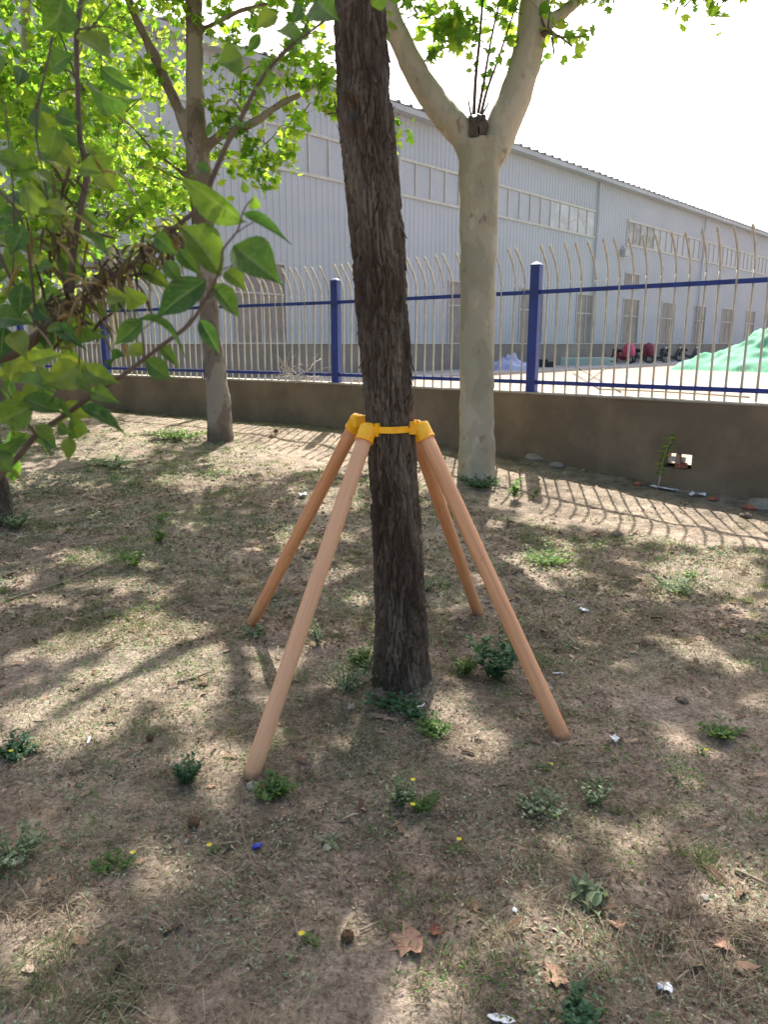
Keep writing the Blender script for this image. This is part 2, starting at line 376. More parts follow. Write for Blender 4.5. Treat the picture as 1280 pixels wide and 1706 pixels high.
# ============================================================ LOW WALL AND FENCE
def nrm2(a, b):
    d = Vector((b[0] - a[0], b[1] - a[1])); d.normalize(); return d, Vector((-d.y, d.x))     # n: towards camera side
WT = .12; TOP = .94
def offs(k, o):
    ds = []
    if k > 0: ds.append(nrm2(FL[k - 1], FL[k])[1])
    if k < len(FL) - 1: ds.append(nrm2(FL[k], FL[k + 1])[1])
    n = sum(ds, Vector((0, 0))).normalized(); return Vector(FL[k]) + n * o / max(.5, n.dot(ds[0]))
HOLE_S = (0, 0)
wall = thing('low_wall', 'long low rough cement wall carrying the blue and cream fence', 'wall', (1.72, 8.71, 0))
wm = MB(); cm_ = MB()
def wseg(a, b, z0, z1, mbx, o0=-WT, o1=WT, wav=0):
    d, n = nrm2(a, b); L = (Vector(b) - Vector(a)).length; k = max(1, int(L / .08)) if wav else 1
    P = []
    for i in range(k + 1):
        c = Vector(a) + d * L * i / k
        e = (fbm(np.array(i * .35 + a[0] * 9), np.array(1.), 5) - .5) * wav if wav else 0
        P += [(*(c + n * (o1 + e)), z0), (*(c + n * (o1 + e)), z1 + e * .6), (*(c + n * o0), z1), (*(c + n * o0), z0)]
    f = []
    for i in range(k):
        q = i * 4
        f += [(q, q + 4, q + 5, q + 1), (q + 1, q + 5, q + 6, q + 2), (q + 2, q + 6, q + 7, q + 3), (q + 3, q + 7, q + 4, q)]
    f += [(0, 1, 2, 3), (k * 4 + 3, k * 4 + 2, k * 4 + 1, k * 4)]
    mbx.add(P, f)
hole = None
for k in range(len(FL) - 1):
    a, b = Vector(FL[k]), Vector(FL[k + 1]); d, n = nrm2(a, b)
    if k == 2:   # opening at the foot of the wall
        r0 = ray(1128, 768); # where the view ray meets the wall plane
        t = (a - Vector((0, 0)) + n * WT).dot(n) / Vector((r0[0], r0[1])).dot(n); hp = EYEV + r0 * t
        sh = (Vector((hp[0], hp[1])) - a).dot(d); hole = (a, d, n, sh, hp[2])
        zc = hp[2]; hw = .15
        p1 = a + d * (sh - hw); p2 = a + d * (sh + hw)
        wseg(a, p1, -.6, TOP, wm); wseg(p2, b, -.6, TOP, wm); wseg(p1, p2, zc + .075, TOP, wm); wseg(p1, p2, -.6, zc - .08, wm)
    else: wseg(a, b, -.6, TOP, wm)
    wseg(a, b, TOP - .001, TOP + .022, cm_, -WT - .012, WT + .012, .03)
ek = MB(); ea, eb = Vector(FL[2]), Vector(FL[3]); ed, en = nrm2(ea, eb)
for ss, zz, ww, hh in ((.20, .80, .11, .022), (.34, .79, .07, .03), (.12, .60, .05, .02)):
    e0 = ea + ed * ss + en * (WT + .002); ek.beam((e0.x, e0.y, zz), (e0.x + ed.x * ww, e0.y + ed.y * ww, zz), .006, hh)
ek.build('bared_brick', M['brick'], wall, world=True)
wm.build('wall_body', M['render'], wall, world=True); cm_.build('coping', M['cope'], wall, True, world=True)
# fence
pk = MB(); pts = [(0, 0, 0), (0, 0, 1.14), (0, 0, 1.22), (.018, 0, 1.31), (.06, 0, 1.40), (.125, 0, 1.49), (.17, 0, 1.545)]
pk.tube(pts, .0122, 6, 3); pk.tube([(.165, 0, 1.535), (.185, 0, 1.562), (.205, 0, 1.60)], [.011, .019, .003], 6)
pkm = pk.mesh('picket', True); pkm.materials.append(M['cream'])
pnames = ['farthest right fence panel, mostly outside the picture', 'fence panel at the right edge of the picture', 'nearest fence panel, right of the tall blue post at centre right', 'fence panel between the two tall blue posts behind the trunks',
          'fence panel left of the blue post nearest the bark trunk', 'fence panel behind the flaking tree trunk', 'fence panel seen through the shrub leaves', 'distant fence panel at the far left behind leaves', 'second most distant fence panel at far left', 'most distant fence panel at far left']
for k in range(len(FL) - 1):
    a, b = Vector(FL[k]), Vector(FL[k + 1]); d, n = nrm2(a, b); L = (b - a).length
    t = thing('picket_fence', pnames[k], 'fence', (a.x, a.y, TOP + .02), math.atan2(n.y, n.x), 'bent-top picket fence panels on the low wall')
    for z, hh in ((.11, .045), (1.11, .045)):
        m_ = MB().beam((0, -.05, z), (0, -L + .05, z), .038, hh); m_.build('rail', M['navy'], t)
    N = int(round(L / .143))
    for i in range(1, N):
        o = link('picket', pkm, None, t); o.location = (random.uniform(-.002, .002), -L * i / N, random.uniform(-.012, .006)); o.rotation_euler = (R(random.uniform(-.7, .7)), R(random.uniform(-1, 1)), R(random.uniform(-6, 6)))
pb = MB().box((-.055, -.055, 0), (.055, .055, 1.40)); pcap = MB().lathe([(.082, 0), (.082, .012), (.05, .03), (.02, .042)], 4)
bpl = MB().box((-.08, -.08, .001), (.08, .08, .012))
plab = {2: 'at right edge of the wall, outside the picture', 3: 'nearest tall one, right of the mottled plane tree', 4: 'middle one, left of the shaggy brown trunk', 5: 'hidden behind the flaking tree trunk at left', 6: 'left one, seen through the shrub leaves', 7: 'far left, behind dense leaves', 8: 'second last at far left', 9: 'last visible at far left', 1: 'second outside right edge', 0: 'first outside right edge', 10: 'at the very end, far left'}
for k in range(len(FL)):
    d, n = nrm2(*((FL[k], FL[k + 1]) if k < len(FL) - 1 else (FL[k - 1], FL[k])))
    t = thing('fence_post', 'square blue fence post, ' + plab[k], 'fence post', (FL[k][0], FL[k][1], TOP + .015), math.atan2(n.y, n.x) + R(7), 'square blue fence posts')
    o = link('post', pb.mesh('post'), M['navy'], t)
    bv = o.modifiers.new('b', 'BEVEL'); bv.width = .006; bv.segments = 2
    c = link('post_cap', pcap.mesh('post_cap'), M['navy'], t); c.location = (0, 0, 1.4); c.rotation_euler = (0, 0, R(45))
    link('base_plate', bpl.mesh('base_plate'), M['navy'], t)

# ============================================================ FACTORY BUILDING
BO = (15.1, 49.0, .30); BR = math.atan2(.736, .677)
bd = thing('factory_building', 'long pale ribbed metal factory hall beyond the fence', 'building', BO, BR)   # local x along wall, -y faces camera
def ribs(s0, s1, z0, z1, mbx, pitch=.30, dep=.022):
    pr = []; s = s0
    while s < s1 - 1e-6:
        for ds, dd in ((0, 0), (.20, 0), (.225, -dep), (.275, -dep)):
            if s + ds <= s1: pr.append((s + ds, dd))
        s += pitch
    pr.append((s1, 0)); v = [(x, y, z0) for x, y in pr] + [(x, y, z1) for x, y in pr]; n = len(pr)
    mbx.add(v, [(i, i + 1, n + i + 1, n + i) for i in range(n - 1)])
S0, S1 = -62, 130
wl = MB(); wins = []
c = -54.0
cs = [1.6 + 6.1 * k for k in range(-9, 21)]
z1, z2, z3, z4, z5 = 1.2, 4.03, 7.33, 8.74, 10.6
prev = S0
for c in cs:
    hw = 1.12
    ribs(prev, c - hw, z1, z2, wl); prev = c + hw; wins.append(c)
ribs(prev, S1, z1, z2, wl); ribs(S0, S1, z2, z3, wl); ribs(S0, S1, z4, z5, wl); ribs(-4.0, .25, z3, z4, wl)
wl.build('wall', M['siding'], bd)
MB().box((S0, .06, .0), (S1, 34, 10.3)).build('inner_shell', M['plinth'], bd)
MB().box((S0, -.06, -.3), (S1, .05, z1)).build('plinth', M['plinth'], bd)
MB().box((S0, -.10, z1), (S1, .05, z1 + .05)).build('drip_flashing', M['trim'], bd)
for (a, b) in ((S0, -4.0), (.25, S1)):
    p = MB().box((a, -.005, z3), (b, .045, z4)).build('light_band', M['panel'], bd)
    fr = MB(); fr.box((a, -.07, z4 - .05), (b, -.008, z4 + .06)).box((a, -.07, z3 - .06), (b, -.008, z3 + .05))
    s = a + .5 if a < -10 else a
    k = 0
    s = b if a < -10 else a
    while a - .01 <= s <= b + .01:
        fr.box((s - .035, -.055, z3 + .052), (s + .035, -.009, z4 - .052)); s += (-1.02 if a < -10 else 1.02)
    fr.build('band_frame', M['trim'], p)
# clear end of the first band: roof struts show through, and the dark panes of the second
g1 = MB()
for i in range(5): g1.box((-4.0 - 1.02 * i - .95, -.012, z3 + .06), (-4.0 - 1.02 * i - .07, -.007, z4 - .06))
g1.build('clear_pane', pm('clear pane', (.50, .52, .54), (.36, .37, .39), 1.2, .25), bd)
g3 = MB()
for a, b in (((-4.2, 7.5), (-6.6, 8.6)), ((-5.2, 8.55), (-7.5, 7.5)), ((-6.0, 8.5), (-5.0, 7.5)), ((-8.8, 7.6), (-4.6, 8.3)), ((-7.4, 7.9), (-8.6, 7.5))): g3.beam((a[0], -.02, a[1]), (b[0], -.02, b[1]), .008, .045)
g3.build('strut', M['trim'], bd)
g2 = MB()
for i in (0, 1, 2, 3): g2.box((.25 + 1.02 * i + .07, -.012, z3 + .06), (.25 + 1.02 * i + .95, -.007, z4 - .06))
g2.build('dark_pane', pm('brownish dark pane', (.12, .11, .10), (.34, .33, .31), 1.6, .25), bd)
wf = MB(); wf.box((-1.2, -.05, z1 + .06), (-1.12, .05, z2)).box((1.12, -.05, z1 + .06), (1.2, .05, z2)).box((-1.2, -.05, z2), (1.2, .05, z2 + .07))
wf.box((-.03, -.03, z1 + .06), (.03, .04, z2)).box((-1.11, -.035, z1 + 1.75), (1.11, .042, z1 + 1.81)); wfm = wf.mesh('window_frame'); wfm.materials.append(M['wframe'])
wpm = MB().box((-1.12, .0, z1 + .052), (1.12, .055, z2)).mesh('window_pane'); wpm.materials.append(M['wglass'])
wpm2 = wpm.copy(); wpm2.materials.clear(); wpm2.materials.append(M['mesh'])
for c in wins:
    o = link('window', wfm, None, bd); o.location = (c, 0, 0); q = link('pane', wpm2 if -29 < c < -16 else wpm, None, o)
# small upper window, lamp
o = MB().box((.4, -.04, 4.75), (2.5, .04, 5.6)).build('vent_window', M['mesh'], bd)
MB().box((.32, -.06, 5.6), (2.58, .04, 5.67)).box((.32, -.06, 4.7), (2.58, .04, 4.75)).box((1.42, -.05, 4.75), (1.48, .0, 5.6)).build('vent_frame', M['wframe'], bd)
MB().box((-.5, -.35, 6.55), (.1, -.04, 6.95)).beam((-.2, -.2, 6.9), (-.2, -.02, 7.2), .06).build('wall_light', M['wframe'], bd)
# roof with ribbed eave
rf = MB(); pr = []; s = S0 - .3
while s < S1:
    for ds, dz in ((0, 0), (.45, 0), (.5, .09), (.62, .09), (.67, 0)): pr.append((s + ds, dz))
    s += .75
n = len(pr); v = [(x, -.55, 10.62 + z) for x, z in pr] + [(x, 30, 13.2 + z) for x, z in pr]; rf.add(v, [(i, i + 1, n + i + 1, n + i) for i in range(n - 1)])
rf.box((S0 - .3, -.5, 10.38), (S1, -.04, 10.60)); rf.build('roof', M['roof'], bd)
for s in (-40, -21.5, -3.9, 13, 31, 49, 67): MB().tube([(s, -.12, 1.3), (s, -.12, 10.35)], .05, 6).build('downpipe', M['panel'], bd)
# grey strip along the hall, its colour standing in for the hall's shadow
MB().box((S0, -4.2, -.05), (S1, -.08, .012)).build('hall_shade_strip', pm('grey hall shade', (.30, .30, .30), (.25, .25, .25), 1, .9), bd)

# ============================================================ YARD OBJECTS
YZ = .30
def yp(px, py): d = ray(px, py); t = (YZ - EYE) / d[2]; return EYEV + d * t
def heap(name, label, cat, c, rx, ry, h, m, seed, n=44, rough=.35, pw=1.3):
    u = np.linspace(-1.35, 1.35, n); U_, V_ = np.meshgrid(u, u); r = np.hypot(U_, V_) + .35 * (fbm(U_ * 2.2 + seed, V_ * 2.2, seed, 3) - .5)
    Z = h * np.clip(1 - r, 0, 1) ** pw * (1 + rough * (fbm(U_ * 5, V_ * 5, seed + 9, 4) - .5) * 2) + .04 * h * fbm(U_ * 14, V_ * 14, seed + 4, 3) * (r < .97)
    Z = np.where(r > .99, -.03, Z); I_ = np.arange(n * n).reshape(n, n)
    F_ = np.stack([I_[:-1, :-1], I_[:-1, 1:], I_[1:, 1:], I_[1:, :-1]], -1).reshape(-1, 4)
    ob = link(name, npmesh(name, np.stack([U_ * rx, V_ * ry, Z], -1).reshape(-1, 3), F_, False), m); ob.location = (c[0], c[1], YZ + .004); return tag(ob, label, cat)
md = heap('netted_mound', 'large soil mound draped in pale green dust netting in the yard', 'mound', (20.6, 36), 6.0, 4.6, 2.75, M['net'], 3, 130, .5, 1.0)
c = yp(850, 616); heap('tarp_bundle', 'crumpled lilac blue tarp lying in the yard left of the blue post', 'tarp', (c[0], c[1]), 1.0, .6, .62, M['tarp'], 5, 30, .9, .6)
c = yp(760, 612); heap('rubble_heap', 'small dusty rubble heap by the factory wall behind the plane tree', 'rubble', (c[0], c[1]), 1.2, .6, .25, M['plinth'], 8, 24, .9, .6)
c = yp(955, 608)
st = thing('sheet_stack', 'long low stack of pale green sheets lying in the yard', 'sheet stack', c, R(-4))
for i in range(5):
    MB().box((-2.2 + .1 * (i % 2), -.7, .02 + i * .085), (2.3 - .15 * (i % 3), .7, .09 + i * .085)).build('sheet', M['sheet'], st)
MB().box((-1.8, -.75, 0), (-1.6, .75, .018)).box((1.4, -.75, 0), (1.6, .75, .018)).build('batten', M['stick'], st)
c = yp(905, 612)
t = MB().box((-.6, -.25, 0), (.6, .25, .3)).box((-.5, -.2, .302), (.2, .2, .42)).build('dark_crate', M['black']); t.location = c; tag(t, 'dark box lying at the left end of the sheet stack', 'box')
sl = ['leftmost long thin pole lying on the sunlit yard', 'second long pole crossing the others on the yard', 'third long pole on the yard, bent', 'rightmost long thin pole on the yard, half in dust']
for i, (a, b, cc) in enumerate([((960, 612), (1035, 655), 0), ((975, 640), (1010, 614), 0), ((955, 622), (1000, 650), .1), ((1000, 650), (1250, 664), .0)]):
    p, q = yp(*a), yp(*b); mid = (p + q) / 2 + np.array([0, cc, .02])
    tag(MB().tube([p + [0, 0, .03], mid + [0, 0, .03], q + [0, 0, .03]], .018, 5, 4).build('metal_pole', M['stick'], None, True), sl[i], 'pole', 'poles on the yard')
# scooters
def scooter(label, c, rz, cov, body):
    t = thing('scooter', label, 'scooter', c, rz, 'scooters parked along the factory wall')
    for x in (-.62, .62):
        wv = MB(); k = 14
        wv.tube([(x + .24 * math.cos(a), 0, .25 + .24 * math.sin(a)) for a in [2 * math.pi * i / k for i in range(k + 1)]], .05, 6, cap=False)
        o = wv.build('wheel', M['black'], t, True); r = MB()
        for i in range(5):
            a = i * 2 * math.pi / 5; r.beam((x, 0, .25), (x + .22 * math.cos(a), 0, .25 + .22 * math.sin(a)), .03)
        r.tube([(x, -.06, .25), (x, .06, .25)], .05, 8); r.build('rim', M['wframe'], o)
    MB().tube([(-.75, 0, .62), (-.35, 0, .52), (0, 0, .34), (.3, 0, .34), (.5, 0, .75), (.52, 0, .9)], [.08, .16, .13, .11, .13, .07], 8, 3).build('body', body, t, True)
    MB().tube([(-.72, 0, .78), (-.4, 0, .80), (-.05, 0, .76)], [.07, .13, .09], 8, 3).build('seat', M['black'], t, True)
    MB().tube([(.62, 0, .27), (.5, 0, .95)], .03, 6).tube([(.44, -.32, 1.02), (.5, 0, .98), (.44, .32, 1.02)], .02, 6, 2).build('handlebar', M['black'], t, True)
    MB().lathe([(.01, -.05), (.08, -.03), (.09, .03), (.03, .06)], 10, (.58, 0, .93)).build('headlight', M['white'], t, True)
    MB().tube([(.44, .3, 1.02), (.42, .36, 1.22)], .01, 5).lathe([(.02, -.01), (.07, 0), (.02, .01)], 8, (.42, .38, 1.24)).build('mirror', M['black'], t, True)
    if cov:
        MB().tube([(.2, 0, .45), (.36, 0, .8), (.5, 0, 1.05), (.66, 0, .8), (.7, 0, .45)], [.22, .3, .26, .28, .2], 9, 3).build('wind_apron', cov, t, True)
sp = [((1036, 606), M['pink'], M['darkred'], 'scooter with bright pink wind apron, leftmost of the row'), ((1068, 605), M['darkred'], M['bikeb'], 'scooter with dark red apron, second from the left'),
      ((1094, 604), None, M['bikeb'], 'dark scooter without apron, middle of the row'), ((1118, 602), None, M['bikeb'], 'dark scooter just left of the netted mound, fourth in row'), ((1146, 601), None, M['bikeb'], 'rightmost dark scooter, half hidden by the netted mound')]
for i, (p, cv, bm_, lb) in enumerate(sp):
    c = yp(*p); c = c + np.array([0, 0, 0.012]); scooter(lb, c, BR + R(-90 + (i * 37) % 30 - 15), cv, bm_)

# ============================================================ TREES
def resample(pts, k=6):
    P = [Vector([float(c) for c in p]) for p in pts]; o = []
    for i in range(len(P) - 1):
        p0 = P[max(i - 1, 0)]; p1 = P[i]; p2 = P[i + 1]; p3 = P[min(i + 2, len(P) - 1)]
        for j in range(k):
            t = j / k; o.append(.5 * ((2 * p1) + (p2 - p0) * t + (2 * p0 - 5 * p1 + 4 * p2 - p3) * t * t + (3 * p1 - p0 - 3 * p2 + p3) * t ** 3))
    o.append(P[-1]); return o
def px_path(l, Y):
    """(px, py, width px[, depth offset]) -> points and radii"""
    P = []; Rr = []
    for q in l:
        yy = Y + (q[3] if len(q) > 3 else 0); p = at(q[0], q[1], yy); zc = proj(p)[2]; P.append(p); Rr.append(q[2] / 2 * float(zc) / FPX)
    return P, Rr
# ---- shaggy trunk in front
def worley(u, v, seed):
    iu = np.floor(u); iv = np.floor(v); f1 = np.full(u.shape, 9.); f2 = np.full(u.shape, 9.); idc = np.zeros(u.shape)
    for a in (-1, 0, 1):
        for b in (-1, 0, 1):
            cu, cv = iu + a, iv + b; du = cu + hsh(cu, cv, seed) - u; dv = cv + hsh(cu, cv, seed + 5) - v; d = np.hypot(du, dv)
            near = d < f1; f2 = np.where(near, f1, np.minimum(f2, d)); idc = np.where(near, hsh(cu, cv, seed + 9), idc); f1 = np.where(near, d, f1)
    return f1, f2, idc
def shaggy(name, pts, rad, nseg, dz, parent, seed=0, nflake=300, amp=1.0, mat=None):
    cl = resample(pts, 8); rr = []
    for i in range(len(rad) - 1):
        for j in range(8): rr.append(rad[i] + (rad[i + 1] - rad[i]) * j / 8)
    rr.append(rad[-1]); C_ = np.array([list(p) for p in cl]); rr = np.array(rr); z = np.arange(C_[0, 2], C_[-1, 2], dz)
    cx = np.interp(z, C_[:, 2], C_[:, 0]); cy = np.interp(z, C_[:, 2], C_[:, 1]); r0 = np.interp(z, C_[:, 2], rr)
    th = np.linspace(0, 2 * math.pi, nseg, endpoint=False) + math.pi / 2
    T, Z = np.meshgrid(th, z); R0 = r0[:, None] * np.ones_like(T); arc = (T - math.pi / 2) * .1
    wx = .02 * (fbm(arc * 9, Z * 7, seed, 3) - .5) * 2; wz = .09 * (fbm(arc * 14 + 7, Z * 6, seed + 1, 3) - .5)
    f1, f2, ci = worley((arc + wx * .8) / .0155, (Z + wz) / .13, seed + 2)
    g1, g2, cj = worley((arc + wx * .6) / .008 + 40, (Z + wz) / .035, seed + 4)
    crack = sms(.03, .16, f2 - f1); crack2 = sms(.02, .14, g2 - g1)
    d = amp * (.0125 * crack * (.3 + 1.0 * ci) + .004 * crack2 * (.3 + cj) + .007 * (fbm(arc * 110, Z * 16, seed + 6, 4) - .5) - .008)
    d = d + amp * .010 * (fbm(arc * 8, Z * 3, seed + 7, 2) - .5)
    if seed == 3:      # an old knot on the trunk's left front
        kx = (T - (math.pi * 1.5 - .55)) * .1; kz = Z - 2.33; kr = np.hypot(kx / .045, kz / .05); d = d + .016 * np.exp(-(kr - 1) ** 2 * 4) - .02 * np.exp(-kr ** 2 * 2.2)
    flare = np.exp(-np.maximum(Z - z[0] - .08, 0) / .05) * (.16 + .22 * np.maximum(0, np.sin(T * 4 + 1)) * np.maximum(0, np.sin(T * 1.5 + 2))); RR = R0 * (1 + flare) + d
    X = cx[:, None] + RR * np.cos(T); Y_ = cy[:, None] + RR * np.sin(T); nz, nt_ = T.shape
    I_ = np.arange(nz * nt_).reshape(nz, nt_); In = np.roll(I_, -1, axis=1)
    F_ = np.stack([I_[:-1], In[:-1], In[1:], I_[1:]], -1).reshape(-1, 4)
    V_ = np.stack([X, Y_, Z], -1).reshape(-1, 3); tone = (.3 + .35 * ci + .35 * (cj - .5) + 1.3 * (fbm(arc * 14, Z * 3.5, seed + 8, 3) - .5)).ravel()
    tone = np.clip(tone - .35 * (1 - crack.ravel()) * 0, 0, 1)
    # peeling flakes
    if nflake:
        k = rng.integers(5, nz - 5, nflake); a = rng.integers(0, nt_, nflake); base = np.stack([X[k, a], Y_[k, a], Z[k, a]], -1)
        out_ = np.stack([np.cos(T[k, a]), np.sin(T[k, a]), np.zeros(nflake)], -1); up = np.where(rng.random(nflake) < .3, 1., -1.)[:, None] * np.array([[0, 0, 1.]])
        dd = up + out_ * rng.uniform(.02, .35, (nflake, 1)) + rng.normal(0, .08, (nflake, 3))
        ln = rng.uniform(.018, .065, nflake); wd = rng.uniform(.006, .02, nflake)
        tv = np.array([(-.5, 0, -.03), (.5, 0, -.03), (.55, .35, .03), (-.45, .4, .02), (.3, .75, .06), (-.4, .8, .05), (.1, 1, .14), (-.5, 0, -.08), (.5, 0, -.08), (.55, .35, -.02), (-.45, .4, -.03), (.3, .75, .01), (-.4, .8, .0), (.1, 1, .10)])
        tf = [(0, 1, 2, 3), (3, 2, 4, 5), (5, 4, 6, 6), (7, 10, 9, 8), (10, 12, 11, 9), (12, 13, 11, 11), (0, 3, 10, 7), (3, 5, 12, 10), (5, 6, 13, 12), (1, 8, 9, 2), (2, 9, 11, 4), (4, 11, 13, 6)]
        tri = []
        for q in tf:
            tri.append((q[0], q[1], q[2]))
            if q[3] != q[2]: tri.append((q[0], q[2], q[3]))
        FV, FF = batch(tv, tri, dirframes(dd, out_, ln, wd), base)
        quads = [tuple(x) for x in F_]; me = bpy.data.meshes.new(name)
        me.from_pydata(np.vstack([V_, FV]).tolist(), [], quads + [tuple(x) for x in (FF + len(V_)).tolist()])
        me.polygons.foreach_set('use_smooth', [True] * len(quads) + [False] * len(FF)); me.update()
        tone = np.concatenate([tone, np.repeat(rng.random(nflake) * .8, len(tv))])
    else: me = npmesh(name, V_, F_, True)
    at_ = me.attributes.new('tone', 'FLOAT', 'POINT'); at_.data.foreach_set('value', tone.astype(np.float32))
    return link(name, me, mat or M['bark'], parent, world=True)
TP, TR = px_path([(672, 1172, 92, 0), (671, 1140, 88, 0), (667, 1000, 80, 0), (660, 850, 76, -.01), (649, 705, 74, -.02), (640, 550, 78, -.03), (630, 400, 82, -.04), (612, 200, 86, -.05), (598, 0, 76, -.06), (588, -200, 76, -.07)], 3.06)
TR = [r - .002 for r in TR]
P0 = TP[0].copy(); TP[0][2] = -.08
top = TP[-1]; TP += [top + [-.05, .03, .8], top + [-.08, .02, 2.0], top + [-.05, .0, 3.4], top + [0, .0, 4.6]]; TR += [.075, .06, .035, .012]
jt = thing('juniper_tree', 'dark shaggy-barked leaning tree trunk held by the four wooden poles', 'tree', (TP[1][0], TP[1][1], 0))
shaggy('trunk', TP, TR, 190, .0062, jt, 3, 560, 1.2)
def needles(parent, top, z0, z1, rad, n):
    k = n; zz = rng.uniform(z0, z1, k); rr = rad * (1 - (zz - z0) / (z1 - z0) * .8) * np.sqrt(rng.random(k)); a = rng.uniform(0, 6.283, k)
    Lc = np.stack([top[0] + rr * np.cos(a), top[1] + rr * np.sin(a), zz + .15 * rr], -1)
    dd = np.stack([np.cos(a), np.sin(a), rng.uniform(-.2, .8, k)], -1) + rng.normal(0, .4, (k, 3))
    V_, F_ = batch(BL_V, BL_F, dirframes(dd, rng.normal(0, 1, (k, 3)), rng.uniform(.12, .3, k), rng.uniform(.02, .06, k)), Lc)
    link('crown', npmesh('crown', V_, F_), M['needle'], parent, world=True)
    br = MB()
    for i in range(26):
        a = i * 2.4; z = z0 - .2 + (z1 - z0) * .85 * i / 26; L = rad * (1 - i / 30) * .9
        br.tube([(top[0], top[1], z), (top[0] + L * .5 * math.cos(a), top[1] + L * .5 * math.sin(a), z + .15), (top[0] + L * math.cos(a), top[1] + L * math.sin(a), z + .2)], [.018, .01, .004], 5, 2)
    br.build('branches', M['twig'], parent, True, world=True)
needles(jt, top, 3.9, 7.4, 1.1, 5000)

# ---- second dark trunk at the left edge
b = gp(2, 874); e = thing('edge_tree', 'dark rough trunk cut by the left edge of the picture', 'tree', b)
pe = [b + [0, 0, -.1], b + [-.01, 0, .1], b + [-.06, 0, .6], b + [-.16, 0, 1.4], b + [-.3, 0, 2.6], b + [-.4, .1, 4.0], b + [-.4, .1, 7]]
shaggy('trunk', pe, [.125, .115, .10, .095, .09, .07, .02], 90, .012, e, 21, 60)
needles(e, b + [-.4, .1, 0], 4.8, 7.6, 1.1, 2500)

def nearest(limbs, p):
    A = np.array([q for l in limbs for q in l]); d = A - p; d2 = (d ** 2).sum(1) + 1.5 * np.maximum(0, A[:, 2] - p[2] + .1) ** 2; return A[int(np.argmin(d2))]
def leaves(L, size, parent, mat, name='crown', up=.7):
    L = np.asarray(L); N = len(L); nr = rng.normal(0, .6, (N, 3)); nr[:, 2] += up * np.where(rng.random(N) < .9, 1, -1)
    sz = size * rng.uniform(.55, 1.15, N)
    V_, F_ = batch(PL_V, PL_F, frames(nr, rng.uniform(0, 6.283, N), sz, rng.uniform(.8, 1.1, N)), L); return link(name, npmesh(name, V_, F_), mat, parent, world=True)
def cluster_points(c, rad, n):
    """leaves hang in small sprays round side shoots"""
    k = max(3, n // 14); cen = c + rng.normal(0, .5, (k, 3)) * rad; pts = cen[rng.integers(0, k, n)] + rng.normal(0, 1, (n, 3)) * np.array([.28, .28, .22]) * rad
    return pts, cen
def stout(tubes, name, parent, mat, vox=.018, sm=10):
    mb = MB()
    for p, r in tubes: mb.tube(p, r, 20, 6)
    o = mb.build(name, mat, parent, True, world=True)
    a = o.modifiers.new('r', 'REMESH'); a.mode = 'VOXEL'; a.voxel_size = vox; a.use_smooth_shade = True
    s = o.modifiers.new('s', 'SMOOTH'); s.factor = .5; s.iterations = sm
    tx = bpy.data.textures.new('bark swell', 'CLOUDS'); tx.noise_scale = .22; tx.noise_depth = 3
    e = o.modifiers.new('d', 'DISPLACE'); e.texture = tx; e.texture_coords = 'LOCAL'; e.strength = .045; e.mid_level = .5; return o

# sun patches: unseen crown leaves are dropped where they would shade these
BRIGHT = [(270, 1090, 115, 55), (115, 1065, 60, 20), (230, 1150, 110, 42), (95, 1195, 110, 50), (40, 1235, 70, 30), (340, 1290, 60, 70), (600, 1205, 26, 45), (545, 1145, 40, 28), (495, 1090, 22, 35), (590, 1000, 28, 60), (760, 1185, 48, 60), (703, 1140, 20, 20),
    (860, 968, 75, 34), (1170, 962, 90, 36), (1260, 1030, 55, 28), (905, 940, 60, 20), (50, 1560, 105, 75), (15, 1640, 60, 50), (690, 1410, 45, 45), (660, 1340, 40, 40), (1000, 1405, 100, 38), (1070, 1440, 60, 30), (880, 1545, 120, 55), (720, 1655, 120, 55), (1200, 1590, 85, 60), (900, 1650, 110, 50),
    (1235, 1165, 70, 22), (1130, 1240, 60, 22), (555, 835, 60, 22), (430, 770, 90, 24), (160, 745, 90, 24), (60, 795, 70, 22), (300, 800, 60, 10), (480, 900, 40, 14), (740, 1010, 22, 40), (440, 1130, 40, 40), (420, 1290, 24, 60), (700, 1240, 30, 20), (520, 1560, 60, 14), (330, 880, 40, 10), (1050, 1530, 40, 18), (940, 870, 50, 12), (140, 930, 60, 14), (560, 760, 60, 20), (1240, 940, 40, 20), (620, 1100, 24, 20), (1020, 1180, 70, 16), (250, 990, 60, 12), (930, 1160, 30, 12)]
def bright(gx, gy):
    px, py, _ = proj(np.stack([gx, gy, gz(gx, gy)], -1)); b = np.zeros(len(gx), bool)
    nz = (fbm(gx * 7, gy * 7, 31, 3) - .5) * 1.0
    for cx, cy, rx, ry in BRIGHT: b |= ((px - cx) / rx) ** 2 + ((py - cy) / ry) ** 2 < 1.25 + 1.3 * nz
    fd = fence_dist(gx, gy); b |= (fd < 2.0 + (fbm(gx * 2, gy * 2, 41, 2) - .5) * 1.2)
    b |= (fbm(gx * 3.1, gy * 3.1, 51, 2) > .69) | ((fbm(gx * 6.5, gy * 6.5, 57, 2) > .63) & (gy > 3.2))
    return b
def shade_leaves(n, x0, x1, y0, y1, hmin, hmax):
    gx = rng.uniform(x0, x1, n); gy = rng.uniform(y0, y1, n); h = rng.uniform(hmin, hmax, n); z0 = gz(gx, gy)
    ok = ~bright(gx, gy); t = (h - z0) / sunv[2]; Pp = np.stack([gx, gy, z0], -1) + t[:, None] * sunv
    px, py, _ = proj(Pp); ok &= (py < -25) | (px < -60) | (px > 1340)
    # clumps: leaves sit on sprays, with small holes between
    cl = vn(Pp[:, 0] * 1.7 + Pp[:, 2] * .9, Pp[:, 1] * 1.7, 61); ok &= rng.random(n) < .55 + .6 * cl
    return Pp[ok]
